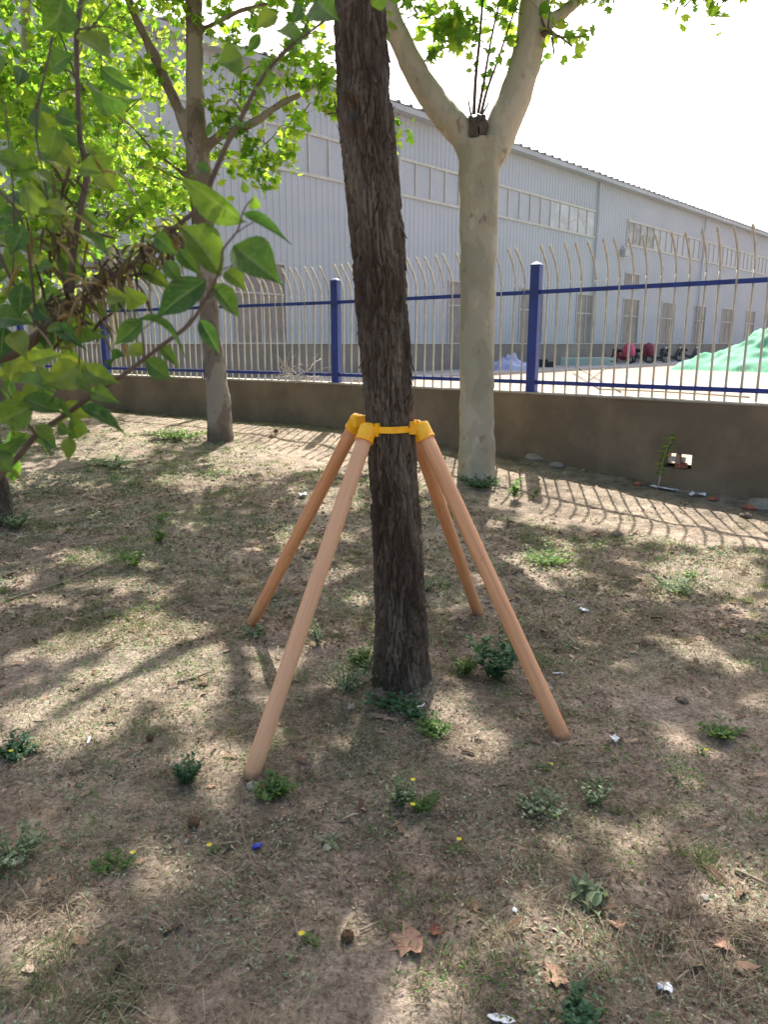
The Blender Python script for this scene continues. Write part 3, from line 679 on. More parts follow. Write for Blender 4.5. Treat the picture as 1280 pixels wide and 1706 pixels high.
def tree(name, label, cat, trunk, mat, clusters, shade=None, leaf=.14, extra=None, twigr=.010, vox=.018, sub=True):
    root = thing(name, label, cat, trunk[0][0][0]); root.location.z = float(gz(trunk[0][0][0][0], trunk[0][0][0][1]))
    stout(trunk, 'trunk', root, mat, vox); limbs = [resample(p, 5) for p, r in trunk]; limbs = [[np.array(list(q)) for q in l] for l in limbs]
    tw = MB(); pts = []; base = limbs[1:] if len(limbs) > 1 else [limbs[0][len(limbs[0]) // 2:]]; grown = [list(l) for l in base]
    items = [(c, r, n) for c, r, n in clusters]
    for c, r, n in items:
        c = np.asarray(c, float); q = nearest(grown, c); L = np.linalg.norm(c - q)
        m1 = q + (c - q) * .35 + np.array([0, 0, .12 * L]) + rng.normal(0, .04 * L, 3); m2 = q + (c - q) * .7 + np.array([0, 0, .08 * L]) + rng.normal(0, .05 * L, 3)
        r0 = min(.03, twigr * (.5 + .6 * L)); tw.tube([q, m1, m2, c], [r0, r0 * .75, r0 * .5, r0 * .25], 6, 3)
        grown.append([np.array(list(v)) for v in resample([q, m1, m2, c], 3)][2:])
        p_, cen = cluster_points(c, r, n); pts.append(p_)
        for ce in cen[:10]:
            tw.tube([c + (q - c) * .15, (c + ce) / 2 + rng.normal(0, .05 * r, 3), ce], [r0 * .35, r0 * .25, .0015], 4, 2)
    if shade is not None and len(shade):
        idx = rng.permutation(len(shade))[:min(70, len(shade))]
        idx = sorted(idx, key=lambda i: np.linalg.norm(shade[i] - grown[0][-1]))
        for i in idx:
            c = shade[i]; q = nearest(grown, c); L = np.linalg.norm(c - q); r0 = min(.045, .01 * (.4 + L))
            m1 = q + (c - q) * .5 + np.array([0, 0, .06 * L]) + rng.normal(0, .05 * L, 3); tw.tube([q, m1, c], [r0, r0 * .7, r0 * .3], 5, 3)
            grown.append([np.array(list(v)) for v in resample([q, m1, c], 3)][2:])
    tw.build('branches', M['twig'], root, True, world=True)
    A = []
    if pts: leaves(np.vstack(pts), leaf, root, M['pleaf'])
    if shade is not None and len(shade): leaves(shade, leaf * 1.55, root, M['pleaf'], 'shade_crown', 1.0)  # leaves above the view, placed along sun rays to shade the ground
    return root
def cl(px, py, Y, r, n): return (at(px, py, Y), r, n)

# ---- mottled plane tree right of the trunk
Yp = 7.8
tk = px_path([(795, 800, 74), (795, 780, 63), (795, 700, 57), (795, 600, 57), (797, 480, 60), (797, 400, 62), (798, 320, 64), (800, 270, 72), (800, 235, 78)], Yp)
tk[0][0][2] -= .12
l1 = px_path([(793, 275, 50), (775, 230, 48), (745, 195, 46), (715, 155, 43), (688, 110, 40), (665, 60, 37), (645, 10, 35), (628, -50, 32, .1), (600, -150, 28, .2), (560, -330, 15, .5), (530, -600, 7, .8)], Yp)
l2 = px_path([(806, 280, 56), (832, 225, 56), (853, 175, 54), (872, 120, 52), (885, 60, 50), (893, 0, 50), (900, -60, 48, .1), (910, -200, 42, .3), (905, -420, 32, .8), (880, -700, 20, 1.4)], Yp)
l3 = px_path([(896, 62, 26), (915, 38, 24), (945, 15, 21), (985, -20, 19, .1), (1060, -90, 16, .3), (1200, -200, 12, .6), (1360, -330, 8, 1.2)], Yp)
l4 = px_path([(905, -180, 26, .3), (980, -330, 22, 1.0), (1100, -520, 16, 1.8), (1240, -700, 9, 2.6)], Yp)
l5 = px_path([(610, -130, 20, .2), (660, -260, 18, -.4), (740, -420, 13, -1.0), (800, -600, 8, -1.6)], Yp)
cls = [cl(700, 20, Yp - .2, .30, 46), (at(755, 45, Yp)), ]
cls = [cl(690, 15, Yp - .3, .28, 40), cl(735, 20, Yp, .28, 46), cl(765, 75, Yp + .1, .2, 22), cl(722, 72, Yp + .2, .18, 16), cl(830, 15, Yp - .2, .3, 55), cl(790, 30, Yp - .1, .25, 40), cl(845, 60, Yp, .16, 14), cl(660, -20, Yp, .35, 50), cl(860, -30, Yp - .3, .35, 60), cl(760, -60, Yp, .4, 70),
       cl(1010, -10, Yp - .2, .22, 26), cl(965, -25, Yp, .18, 18), cl(1130, -15, Yp - .4, .25, 40), cl(1140, 12, Yp - .4, .14, 12), cl(1205, 5, Yp - .3, .2, 26), cl(1175, -50, Yp - .3, .3, 45), cl(1270, -60, Yp - .2, .3, 40)]
shp = shade_leaves(34000, -2.4, 6.5, .9, 9.5, 5.6, 9.8)
pt = tree('plane_tree', 'smooth mottled plane tree forking in a Y behind the right poles', 'tree', [tk, l1, l2, l3, l4, l5], M['pbark'], cls, shp, .13)
# cut stub in the fork with young shoots
sb = at(796, 205, Yp - .10); kn = MB()
kn.lathe([(.05, -.22), (.09, -.15), (.10, -.09), (.085, -.02), (.094, .01), (.07, .04), (.072, .05), (.03, .045)], 26, sb); kn.v = [tuple(np.array(q) + .05 * (np.array([hsh(round(q[0] * 40), round(q[2] * 30), 1), hsh(round(q[1] * 40), round(q[2] * 30), 2), hsh(round(q[0] * 40), round(q[1] * 40), 3)]) - .5)) for q in kn.v]; o = kn.build('cut_stub', M['cutwood'], pt, True, world=True)
for lst in ([(790, 190, 7), (793, 130, 6), (800, 60, 5), (806, -20, 4)], [(797, 188, 6), (806, 140, 5), (820, 60, 4), (840, -30, 3)], [(802, 190, 6), (812, 150, 5), (830, 100, 4), (860, 10, 3)], [(786, 195, 4), (782, 175, 3), (780, 160, 2)], [(804, 190, 4), (812, 176, 3), (815, 168, 2)]):
    p_, r_ = px_path(lst, Yp - .08); MB().tube(p_, r_, 6, 4).build('shoot', M['twig'], pt, True, world=True)
sl_ = np.array([at(x + random.uniform(-10, 10), y + random.uniform(-8, 8), Yp - .08 + random.uniform(-.12, .12)) for x, y in [(790, 100), (800, 105), (812, 95), (822, 110), (840, 90), (825, 128), (826, 115), (786, 108), (805, 70), (795, 60), (815, 55), (830, 70), (842, 78), (800, 80), (810, 30), (790, 40), (835, 45), (850, 25), (808, 140), (793, 120)] for _ in range(2)])
leaves(sl_, .11, pt, M['pleaf'], 'shoot_leaves')
p_, r_ = px_path([(905, 58, 12), (915, 52, 9), (935, 62, 4), (975, 60, 2)], Yp - .15); tb = MB().tube(p_, r_, 6, 3)
for q in ([(912, 52), (903, 30), (905, 5)], [(914, 52), (915, 30), (920, 0)], [(920, 62), (924, 92)], [(935, 62), (955, 78)]):
    tb.tube([at(x, y, Yp - .15) for x, y in q], [.012, .008, .004][:len(q)], 5, 3)
tb.build('side_twigs', M['twig'], pt, True, world=True)
sl_ = np.array([at(x, y, Yp - .15 + random.uniform(-.1, .1)) for x, y in [(940, 62), (938, 50), (965, 58), (983, 68), (985, 58), (952, 95), (958, 88), (905, 98), (912, 88), (945, 92), (972, 50), (900, 8), (925, 5), (940, 60)]])
leaves(sl_, .15, pt, M['pleaf'], 'twig_leaves', .3)

# ---- flaking plane tree at left
Yl = 9.6
tk = px_path([(368, 738, 52), (367, 725, 44), (362, 650, 38), (352, 560, 32), (345, 470, 32), (338, 380, 36), (334, 300, 42), (328, 235, 36), (325, 150, 29), (323, 50, 28), (322, -50, 27), (318, -200, 24, .1), (310, -400, 18, .2), (300, -650, 10, .3)], Yl)
tk[0][0][2] -= .1
l1 = px_path([(328, 262, 22), (312, 225, 19), (298, 185, 18), (270, 120, 17), (245, 70, 16), (222, 20, 15), (205, -30, 14), (170, -130, 12, .2), (120, -300, 9, .4)], Yl)
l2 = px_path([(338, 250, 16), (368, 226, 14), (420, 205, 13), (470, 172, 11), (510, 152, 10), (545, 128, 9), (590, 100, 7, .1), (640, 60, 5, .2)], Yl)
l3 = px_path([(336, 50, 9), (365, 35, 9), (410, 15, 8), (460, 3, 7), (530, -20, 6), (620, -60, 4, .3)], Yl)
l4 = px_path([(320, 300, 9), (290, 278, 7), (255, 250, 6), (220, 212, 5), (180, 180, 4), (140, 150, 3)], Yl)
l5 = px_path([(318, 306, 6), (280, 290, 5), (250, 278, 4), (190, 285, 3)], Yl)
cls = []
def scatter(n, x0, x1, y0, y1, Y0, Y1, r, m):
    return [cl(random.uniform(x0, x1), random.uniform(y0, y1), random.uniform(Y0, Y1), r * random.uniform(.7, 1.2), m) for _ in range(n)]
cls += scatter(17, 0, 320, 100, 380, 9.0, 11.2, .42, 80) + scatter(13, -40, 290, -60, 200, 9.0, 11.5, .42, 80)
cls += [cl(x, y, Yl + random.uniform(-.4, .4), .24, 42) for x, y in [(400, 215), (430, 235), (455, 262), (420, 250), (480, 210), (505, 190), (530, 165), (440, 180), (470, 140), (400, 160), (375, 190), (540, 130), (515, 115), (490, 240), (385, 265), (545, 190), (455, 290)]]
cls += [cl(x, y, Yl + random.uniform(-.4, .6), .28, 40) for x, y in [(380, 60), (430, 40), (400, 100), (440, 110), (500, 60), (480, 90), (350, 30), (540, 70), (545, 20), (470, 20), (360, 150), (400, 5), (670, 235)]]
cls += [cl(x, y, Yl, .2, 16) for x, y in [(290, 330), (250, 350), (300, 260), (210, 320), (180, 360)]]
shl = shade_leaves(20000, -7.5, -2.4, 1.0, 11, 5.6, 9.6)
lt = tree('plane_tree', 'flaking brown and grey plane tree near the wall at left', 'tree', [tk, l1, l2, l3, l4, l5], M['pbark2'], cls, shl, .12)
# ---- background trees at far left
def bgtree(label, px, Y, wpx, clus, seed):
    tk = px_path([(px, 640, wpx * 1.25), (px - 3, 450, wpx), (px - 8, 300, wpx * .9), (px - 12, 150, wpx * .85), (px - 16, 0, wpx * .8), (px - 16, -200, wpx * .6), (px - 10, -380, wpx * .25)], Y)
    tk[0][0][2] = float(gz(tk[0][0][0], tk[0][0][1])) - .15
    l1 = px_path([(px - 8, 300, wpx * .5), (px + 40, 180, wpx * .4), (px + 90, 40, wpx * .3), (px + 140, -120, wpx * .15)], Y)
    l2 = px_path([(px - 10, 220, wpx * .45), (px - 50, 120, wpx * .35), (px - 90, 0, wpx * .25), (px - 120, -150, wpx * .1)], Y)
    return tree('background_tree', label, 'tree', [tk, l1, l2], M['pbark'], clus, None, .15, vox=.03)
bgtree('pale-trunked tree farther back at the far left, seen through leaves', 58, 14.0, 20, scatter(34, -60, 300, -20, 470, 12.8, 15.2, .62, 105), 1)
bgtree('dense green tree at the far left edge, behind the shrub', -110, 11.5, 26, scatter(26, -220, 130, 0, 500, 10.6, 12.6, .5, 90), 2)
bgtree('farthest green tree between the far left trees and the hall', 190, 21.0, 14, scatter(26, 20, 260, -20, 420, 20, 22, .8, 120), 3)

# ============================================================ FOREGROUND SHRUB
sr = thing('shrub', 'out-of-focus broad-leaved shrub reaching in from the left edge close to the camera', 'shrub', (-.95, .92, float(gz(-.95, .92))))
SB = MB()
def sbr(lst, Y=.9, dep=None):
    P = [at(q[0], q[1], (q[3] if len(q) > 3 else Y)) for q in lst]; SB.tube(P, [q[2] / 2 * float(proj(p)[2]) / FPX for q, p in zip(lst, P)], 7, 4)
root = np.array([-.95, .92, -.05]); j1 = at(-190, 760, .9); j2 = at(-120, 640, .98)
SB.tube([root, root + [.02, 0, .4], j1 + [-.1, 0, -.15], j1, j2], [.02, .017, .013, .011, .009], 9, 4)
SB.tube([j1, at(-100, 860, .86), at(-40, 832, .85)], [.008, .006, .0045], 8, 4)
sbr([(-40, 832, 13, .85), (30, 760, 11, .85), (60, 725, 10, .84), (110, 690, 9, .84), (165, 650, 9, .84), (200, 628, 8, .84), (240, 598, 7, .83), (270, 575, 7, .83), (310, 545, 7, .83), (330, 520, 6, .83), (355, 475, 5, .83), (368, 440, 4, .82), (372, 415, 4, .82), (395, 385, 3, .82), (404, 355, 3, .82), (412, 340, 2, .82), (422, 330, 2, .82)])
for l_ in ([(388, 393, 3), (405, 380, 2), (422, 370, 2)], [(362, 452, 3), (378, 446, 2), (392, 441, 2)], [(345, 500, 3), (365, 480, 2), (375, 472, 1.5)], [(240, 598, 3), (238, 565, 3), (232, 530, 2), (225, 515, 2)], [(238, 548, 2), (258, 533, 1.5)], [(300, 552, 3), (318, 530, 2), (322, 512, 2)], [(165, 650, 4), (150, 625, 3), (140, 610, 2)], [(60, 725, 5), (35, 690, 4), (10, 650, 3), (-20, 610, 4)], [(110, 690, 4), (100, 660, 3), (60, 640, 3)]): sbr([(a, b, c, .83) for a, b, c in l_])
SB.tube([j2, at(-60, 610, .98), at(20, 590, .98), at(70, 555, .98)], [.009, .008, .007, .0065], 8, 4)
sbr([(20, 590, 18, .98), (70, 552, 16, .97), (112, 508, 14, .96), (120, 440, 11, .95), (128, 380, 11, .95), (138, 330, 11, .95), (144, 285, 11, .95), (133, 230, 10, .95), (130, 170, 9, .95), (128, 110, 9, .95), (127, 60, 9, .95), (132, 20, 9, .95), (140, -40, 7, .95), (150, -160, 5, .95)])
sbr([(112, 508, 12, .96), (170, 470, 12, .96), (220, 440, 12, .95), (262, 405, 10, .95), (300, 372, 9, .94), (330, 345, 9, .94), (350, 305, 9, .94), (378, 240, 9, .93), (405, 190, 8, .93), (430, 140, 7, .93), (470, 90, 7, .92), (520, 50, 5, .92), (575, 10, 4, .92), (640, -40, 3, .92)])
for l_ in ([(405, 190, 4), (385, 165, 3), (372, 185, 2)], [(430, 140, 3), (425, 160, 2)], [(510, 55, 3), (512, 30, 2), (508, 10, 2)], [(470, 90, 3), (455, 60, 2)], [(130, 70, 4), (165, 30, 3), (190, 0, 2)], [(128, 50, 3), (180, 45, 3), (235, 75, 2)], [(135, 260, 4), (160, 255, 3)], [(138, 385, 5), (165, 390, 6), (190, 397, 4)], [(185, 388, 3), (225, 355, 2)], [(60, 180, 5), (75, 120, 4), (87, 60, 4)], [(60, 230, 4), (60, 180, 4)], [(112, 508, 5), (60, 230, 3)], [(70, 552, 6), (20, 470, 6), (-20, 380, 5)], [(60, 540, 5), (40, 380, 5), (0, 320, 5), (-30, 300, 4)], [(20, 470, 3), (22, 330, 3), (5, 160, 2)]): sbr([(a, b, c, .95) for a, b, c in l_])
SB.build('stems', M['twig'], sr, True, world=True)
LV = [(403, 372, 312, 286, 50), (404, 352, 486, 405, 22), (412, 322, 404, 300, 12), (420, 350, 424, 322, 16), (388, 405, 472, 478, 56), (368, 458, 298, 376, 48), (372, 452, 410, 480, 26), (355, 472, 408, 528, 34), (342, 466, 257, 532, 46), (332, 532, 366, 592, 24), (296, 414, 331, 458, 22), (242, 598, 287, 632, 32), (205, 590, 172, 605, 24), (236, 592, 212, 568, 26), (236, 532, 187, 575, 30), (235, 525, 320, 557, 16), (240, 508, 208, 480, 32), (206, 492, 184, 522, 20), (274, 434, 301, 472, 24), (224, 440, 294, 487, 22), (256, 392, 292, 427, 26), (134, 385, 180, 427, 28), (137, 352, 168, 380, 18), (266, 574, 298, 608, 18), (121, 694, 138, 742, 30), (134, 675, 212, 708, 26), (134, 612, 201, 640, 32), (132, 608, 66, 642, 46), (122, 630, 152, 656, 18), (148, 650, 192, 668, 24), (48, 602, 123, 590, 24), (24, 632, 84, 656, 32), (38, 660, 108, 694, 34), (78, 668, 120, 686, 14), (52, 678, 0, 704, 46), (60, 708, 88, 737, 22), (-4, 752, 36, 732, 24), (-6, 752, 24, 792, 34), (14, 784, 38, 801, 7), (94, 708, 124, 722, 20), (58, 733, 84, 752, 12),
      (-8, 528, 46, 536, 36), (6, 478, 32, 506, 22), (33, 306, 82, 362, 36), (68, 338, 116, 366, 28), (132, 52, 184, 108, 50), (106, -8, 68, 52, 48), (134, 4, 182, 10, 42), (142, 138, 216, 182, 42), (166, 112, 230, 152, 22), (69, 186, 92, 234, 26), (92, 188, 134, 206, 24), (94, 218, 132, 246, 20), (139, 243, 158, 263, 14), (66, 228, 96, 263, 12), (-4, 262, 37, 276, 30), (14, 282, 70, 276, 10), (94, 238, 124, 277, 30), (58, 282, 92, 308, 24), (404, 92, 360, 106, 38), (428, 114, 463, 132, 32), (422, 141, 444, 184, 17), (386, 184, 352, 179, 9), (462, 22, 427, 52, 22), (502, 6, 482, 41, 18), (434, 56, 411, 90, 15), (466, 44, 505, 66, 30), (474, 70, 500, 84, 14), (523, -6, 577, 44, 44), (350, 204, 345, 234, 10), (326, 274, 352, 292, 16), (388, 208, 400, 226, 9), (645, -12, 612, 14, 24)]
NR = 120
for i in range(NR):
    x, y = (random.uniform(-120, 110), random.uniform(20, 770)) if i < 40 else (random.uniform(-90, 130), random.uniform(520, 760)) if i < 80 else (random.uniform(-40, 190), random.uniform(230, 560)); a = random.uniform(-.6, 1.9); L = random.uniform(35, 62); LV.append((x, y, x + L * math.cos(a), y + L * math.sin(a), L * .55))
def big_leaf():
    V = []; F = []; A = []; NU, NV = 17, 25
    for j in range(NV):
        y = j / (NV - 1); hw = float(np.interp(y, [i / 8 for i in range(9)], _w)) * (1 - .03 * (j % 2))
        for i in range(NU):
            u = (i - 8) / 8; x = u * hw; z = .10 * math.sin(y * 3) - .05 + .20 * abs(x) - .03 * (1 - abs(u)) + .006 * math.sin((y * 9 - abs(u) * 2.2) * 2 * math.pi * .9) * (1 - abs(u) * .4)
            V.append((x, y, z)); ph = ((y - abs(x) * .75) * 7.0) % 1.0; A.append(.75 if i == 8 else (.35 if (ph < .13 and .03 < y < .93) else 0.0))
    for j in range(NV - 1):
        for i in range(NU - 1): q = j * NU + i; F += [(q, q + 1, q + NU + 1), (q, q + NU + 1, q + NU)]
    return np.array(V), F, A
BLV, BLF, BLA = big_leaf(); TV = BLV; Vs = []; Fs = []
for i, (bx, by, tx, ty, wpx) in enumerate(LV):
    Yv_ = .83 if (bx > 225 and by > 280) or by > 590 else .93
    if i >= len(LV) - NR: Yv_ = random.uniform(.86, 1.2)
    b = at(bx, by, Yv_ + random.uniform(-.01, .01)); sc = Yv_ / .9; e_ = at(tx, ty, Yv_ + random.uniform(-.035, .02)); d = e_ - b; L = np.linalg.norm(d)
    vw = EYEV - b; vw /= np.linalg.norm(vw); nn = vw + rng.normal(0, .28, 3) + np.array([0, 0, .25]); Mx = dirframes(d[None], nn[None], np.array([L]), np.array([wpx * Yv_ / FPX * 1.18]))
    tv = TV.copy(); cv = random.uniform(-.25, .35); tw_ = random.uniform(-.35, .35); tv[:, 2] -= cv * tv[:, 1] ** 2; tv[:, 0] += random.uniform(-.12, .12) * np.sin(tv[:, 1] * 3.1); tv[:, 2] += tw_ * tv[:, 0] * tv[:, 1] + random.uniform(-.5, .9) * .5 * tv[:, 0] ** 2
    V_, F_ = batch(tv, BLF, Mx, b[None]); Fs.append(F_ + sum(len(v) for v in Vs)); Vs.append(V_)
fo = npmesh('foliage', np.vstack(Vs), np.vstack(Fs), True); at_ = fo.attributes.new('vein', 'FLOAT', 'POINT'); at_.data.foreach_set('value', np.tile(np.array(BLA, np.float32), len(Vs)))
link('foliage', fo, M['sleaf'], sr, world=True)
# dried hanging pods
PD = MB()
for i in range(360):
    t = random.random(); k = random.random() * 1.0
    if k < .62: x = 70 + 230 * t + random.gauss(0, 12); y = 525 - 148 * t + random.gauss(0, 13)
    elif k < .8: x = random.gauss(105, 28); y = random.gauss(395, 35)
    else: x = random.gauss(120, 35) ; y = random.gauss(290, 14) if random.random() < .4 else random.gauss(530, 28)
    Yq = .95 + random.uniform(-.07, .07); a = random.choice([random.gauss(1.1, .6), random.gauss(2.4, .6), random.gauss(.3, .5), random.gauss(-.6, .5)]); L = random.uniform(12, 42) if random.random() < .8 else random.uniform(40, 62)
    P = [at(x + L * s * math.cos(a), y + L * s * math.sin(a) * (1 if s < .5 else 1.0) + 22 * s * s, Yq + .02 * s) for s in (0, .33, .66, 1)]
    r = random.uniform(.0009, .0022); PD.tube(P, [r * .5, r, r * 1.1, r * .2], 5, 2)
PD.build('dried_pods', M['pod'], sr, True, world=True)

# ============================================================ TREE SUPPORT
sup = thing('tree_support', 'four pale round wooden poles propping the shaggy trunk with yellow plastic cups and strap', 'tree support', (.03, 3.1, 0))
def gpz(px, py): return gp(px, py)
poles = [((613, 716), 2.955, (418, 1293), 'FL'), ((596, 700), 3.25, (419, 1040), 'BL'), ((702, 712), 3.0, (938, 1228), 'FR'), ((689, 712), 3.22, (797, 1022), 'BR')]
rp = .031; heads = []
for (tp, Yt, ft, nm) in poles:
    a = at(tp[0], tp[1], Yt); b = gp(*ft); d = Vector(a - b).normalized(); b2 = Vector(b) - d * .015; L = (Vector(a) - b2).length
    mb = MB(); prof = [(rp * .93, 0), (rp, .004)] + [(rp * (1 + .012 * math.sin(k * 1.7)), L * k / 12) for k in range(1, 12)] + [(rp, L)]
    mb.lathe(prof, 24); o = mb.build('pole', M['wood'], sup, True); q_ = {'FL': .5, 'BL': 0, 'FR': .2, 'BR': .05}[nm]; o.color = (q_, q_, q_, 1)
    mw = Matrix.Translation(b2) @ d.to_track_quat('Z', 'Y').to_matrix().to_4x4()
    o.matrix_local = Matrix.Translation(sup.location).inverted() @ mw
    heads.append((Vector(a), d))
tc = Vector((float(np.interp(1.18, [p[2] for p in TP], [p[0] for p in TP])), float(np.interp(1.18, [p[2] for p in TP], [p[1] for p in TP])), 0))
hz = sum(h[0].z for h in heads) / 4
for a, d in heads:
    mb = MB(); n = 20
    # cup around the pole end, with rim, domed top
    prof = [(rp + .0015, -.052), (rp + .007, -.052), (rp + .0075, -.045), (rp + .005, -.042), (rp + .005, .004), (rp + .001, .014), (.018, .020), (.004, .021)]
    mb.lathe(prof, n); o = mb.build('cup', M['yellow'], sup, False)
    mw = Matrix.Translation(a) @ d.to_track_quat('Z', 'Y').to_matrix().to_4x4(); o.matrix_local = Matrix.Translation(sup.location).inverted() @ mw
    # lug towards the strap, hinge block resting on bark
    c = Vector((tc.x, tc.y, a.z)); v = (c - a); v.z = 0; v.normalize(); tdir = Vector((-v.y, v.x, 0))
    e = a + v * .028 + Vector((0, 0, .0))
    mb = MB(); mb.beam(e - tdir * .03, e + tdir * .03, .022, .046).beam(a + Vector((0, 0, .012)), e, .03, .036)
    mb.beam(e - tdir * .034 + Vector((0, 0, .0)), e - tdir * .026, .03, .054).beam(e + tdir * .026, e + tdir * .034, .03, .054)
    q = mb.build('hinge_block', M['yellow'], sup, False, world=True); bv = q.modifiers.new('b', 'BEVEL'); bv.width = .003; bv.segments = 2
# strap round the trunk
mb = MB(); rs = .101; N = 48; v = []
for k in range(N):
    t = 2 * math.pi * k / N; x, y = math.cos(t), math.sin(t); wob = .003 * math.sin(3 * t)
    for dr, dz in ((0, -.013), (0, .013), (.004, .013), (.004, -.013)): v.append((tc.x + (rs + dr + wob) * x, tc.y + (rs + dr + wob) * y, hz + .002 + dz))
f = []
for k in range(N):
    a = k * 4; b = ((k + 1) % N) * 4
    for j in range(4): f.append((a + j, a + (j + 1) % 4, b + (j + 1) % 4, b + j))
mb.add(v, f); mb.build('strap', M['yellow'], sup, world=True)

# ============================================================ GROUND COVER (stuff)
def lawn_points(n, ymin, ymax, seed, thr, sc=1.6, margin=.16, sharp=.12, bare=.12):
    y = rng.uniform(ymin, ymax, n * 2); hw = .62 * y + .5; x = rng.uniform(-1, 1, n * 2) * hw
    ok = fence_dist(x, y) > margin; d = fbm(x * sc, y * sc, seed, 4); ok &= rng.random(n * 2) < sms(thr - sharp, thr + sharp, d)
    ok &= np.hypot(x - .09, y - 3.07) > .11; fd = fence_dist(x, y); ok &= (fd > 1.9 + .9 * (fbm(x * 1.3, y * 1.3, 7, 2) - .5)) | (rng.random(n * 2) < bare)
    x, y = x[ok][:n], y[ok][:n]; return np.stack([x, y, gz(x, y)], -1)
def stuff(name, sets, tv, tf, mat, label=None):
    Vs = []; Fs = []; k = 0
    for L, Mx in sets:
        V_, F_ = batch(tv, tf, Mx, L); Fs.append(F_ + k); Vs.append(V_); k += len(V_)
    return tag(link(name, npmesh(name, np.vstack(Vs), np.vstack(Fs)), mat), label, kind='stuff')
def blades(L, l0, l1, w0, w1, lean):
    N = len(L); a = rng.uniform(0, 6.283, N); d = np.stack([np.cos(a) * lean, np.sin(a) * lean, np.ones(N)], -1) + rng.normal(0, .25, (N, 3)); d[:, 2] = np.abs(d[:, 2])
    s = np.clip(L[:, 1] / 3.5, .8, 2.2)
    return L - [0, 0, .003], dirframes(d, rng.normal(0, 1, (N, 3)), rng.uniform(l0, l1, N), rng.uniform(w0, w1, N) * s)
def flat(L, l0, l1, w0, w1, tilt=.25, lift=.004):
    N = len(L); a = rng.uniform(0, 6.283, N); d = np.stack([np.cos(a), np.sin(a), rng.normal(0, tilt, N)], -1); n_ = np.stack([rng.normal(0, .35, N), rng.normal(0, .35, N), np.ones(N)], -1)
    s = np.clip(L[:, 1] / 3.5, .8, 2.2)
    return L + [0, 0, lift], dirframes(d, n_, rng.uniform(l0, l1, N), rng.uniform(w0, w1, N) * s)
tufts = lawn_points(1500, 1.5, 11, 71, .55)
def spread(c, n, r):
    L = np.repeat(c, n, 0) + rng.normal(0, 1, (len(c) * n, 3)) * [r, r, 0]; L[:, 2] = gz(L[:, 0], L[:, 1]); return L[fence_dist(L[:, 0], L[:, 1]) > .16]
stuff('green_grass', [blades(lawn_points(18000, 1.2, 4, 71, .52, 2.2), .012, .045, .0012, .0026, .8), blades(lawn_points(14000, 3.5, 7.5, 71, .53, 2.2), .015, .05, .0015, .003, .8), blades(lawn_points(6000, 7, 12.5, 71, .52), .02, .06, .002, .003, .7),
    blades(spread(tufts, 22, .03), .02, .065, .0012, .0026, .7)], BL_V, BL_F, M['grass'])
wc = lawn_points(900, 1.3, 10, 73, .54, 1.5); WL = spread(wc, 20, .035)
stuff('weed_cover', [(lambda f: (f[0] + np.array([0, 0, 1.]) * rng.uniform(0, .03, (len(WL), 1)), f[1]))(flat(WL, .008, .02, .005, .010, .5, .006))], OV_V, OV_F, M['weed'])
mc = np.vstack([lawn_points(130, 1.2, 2.6, 83, .47, 1.5), lawn_points(90, 2.6, 5, 83, .5, 1.5)]); MC = spread(mc, 55, .045)
stuff('straw_mat', [flat(MC, .03, .12, .0012, .0026, .22, .012)], BL_V, BL_F, M['straw'])
stuff('dry_grass', [flat(lawn_points(14000, 1.2, 4, 81, .50, 1.5), .015, .08, .0009, .0024, .3, .008), flat(lawn_points(14000, 3.5, 8, 81, .47, 1.9), .03, .10, .0015, .003, .25, .01), blades(lawn_points(14000, 1.2, 5, 83, .50, 2.5), .02, .07, .0009, .002, 1.6), flat(lawn_points(2200, 1.2, 6, 87, .45, 1.2), .08, .2, .0014, .003, .12, .012), flat(lawn_points(2500, 7.5, 12.5, 83, .5), .03, .1, .002, .004)], BL_V, BL_F, M['straw'])
stuff('leaf_litter', [flat(lawn_points(17000, 1.2, 4, 91, .48, 1.4), .004, .018, .003, .010, .3, .003), flat(lawn_points(14000, 3.5, 8, 91, .46, 1.7), .008, .028, .006, .016, .2, .003), flat(lawn_points(1500, 7.5, 12, 91, .47), .01, .04, .008, .02, .2, .004), flat(lawn_points(600, 1.5, 7, 95, .4), .03, .06, .012, .03, .2, .006)], CR_V, CR_F, M['crumb'])
stuff('ground_weeds', [flat(lawn_points(14000, 1.2, 4.2, 73, .54, 2.4), .006, .014, .004, .009, .6, .01), flat(lawn_points(13000, 4, 8, 73, .54, 2.4), .008, .02, .006, .012, .6, .012), flat(lawn_points(5000, 7.5, 12, 73, .54), .012, .03, .008, .016, .6, .015)], CR_V, CR_F, M['weedpale'])
PB_V = [(0, 0, -.4), (.5, 0, 0), (.1, .5, .05), (-.5, .1, 0), (-.1, -.5, 0), (.05, 0, .35)]; PB_F = [(0, 2, 1), (0, 3, 2), (0, 4, 3), (0, 1, 4), (5, 1, 2), (5, 2, 3), (5, 3, 4), (5, 4, 1)]
L = np.vstack([lawn_points(9000, 1.2, 5, 101, .40, 1.6, .16, .12, 1), lawn_points(6000, 5, 12, 101, .40, 1.6, .16, .12, 1)]); N = len(L)
stuff('soil_crumbs', [(L, frames(rng.normal(0, .4, (N, 3)) + [0, 0, 1], rng.uniform(0, 6, N), rng.uniform(.003, .007, N) * (1 + 1.6 * rng.random(N) ** 6) * np.clip(L[:, 1] / 4, .8, 1.6)))], PB_V, PB_F, M['soil'])

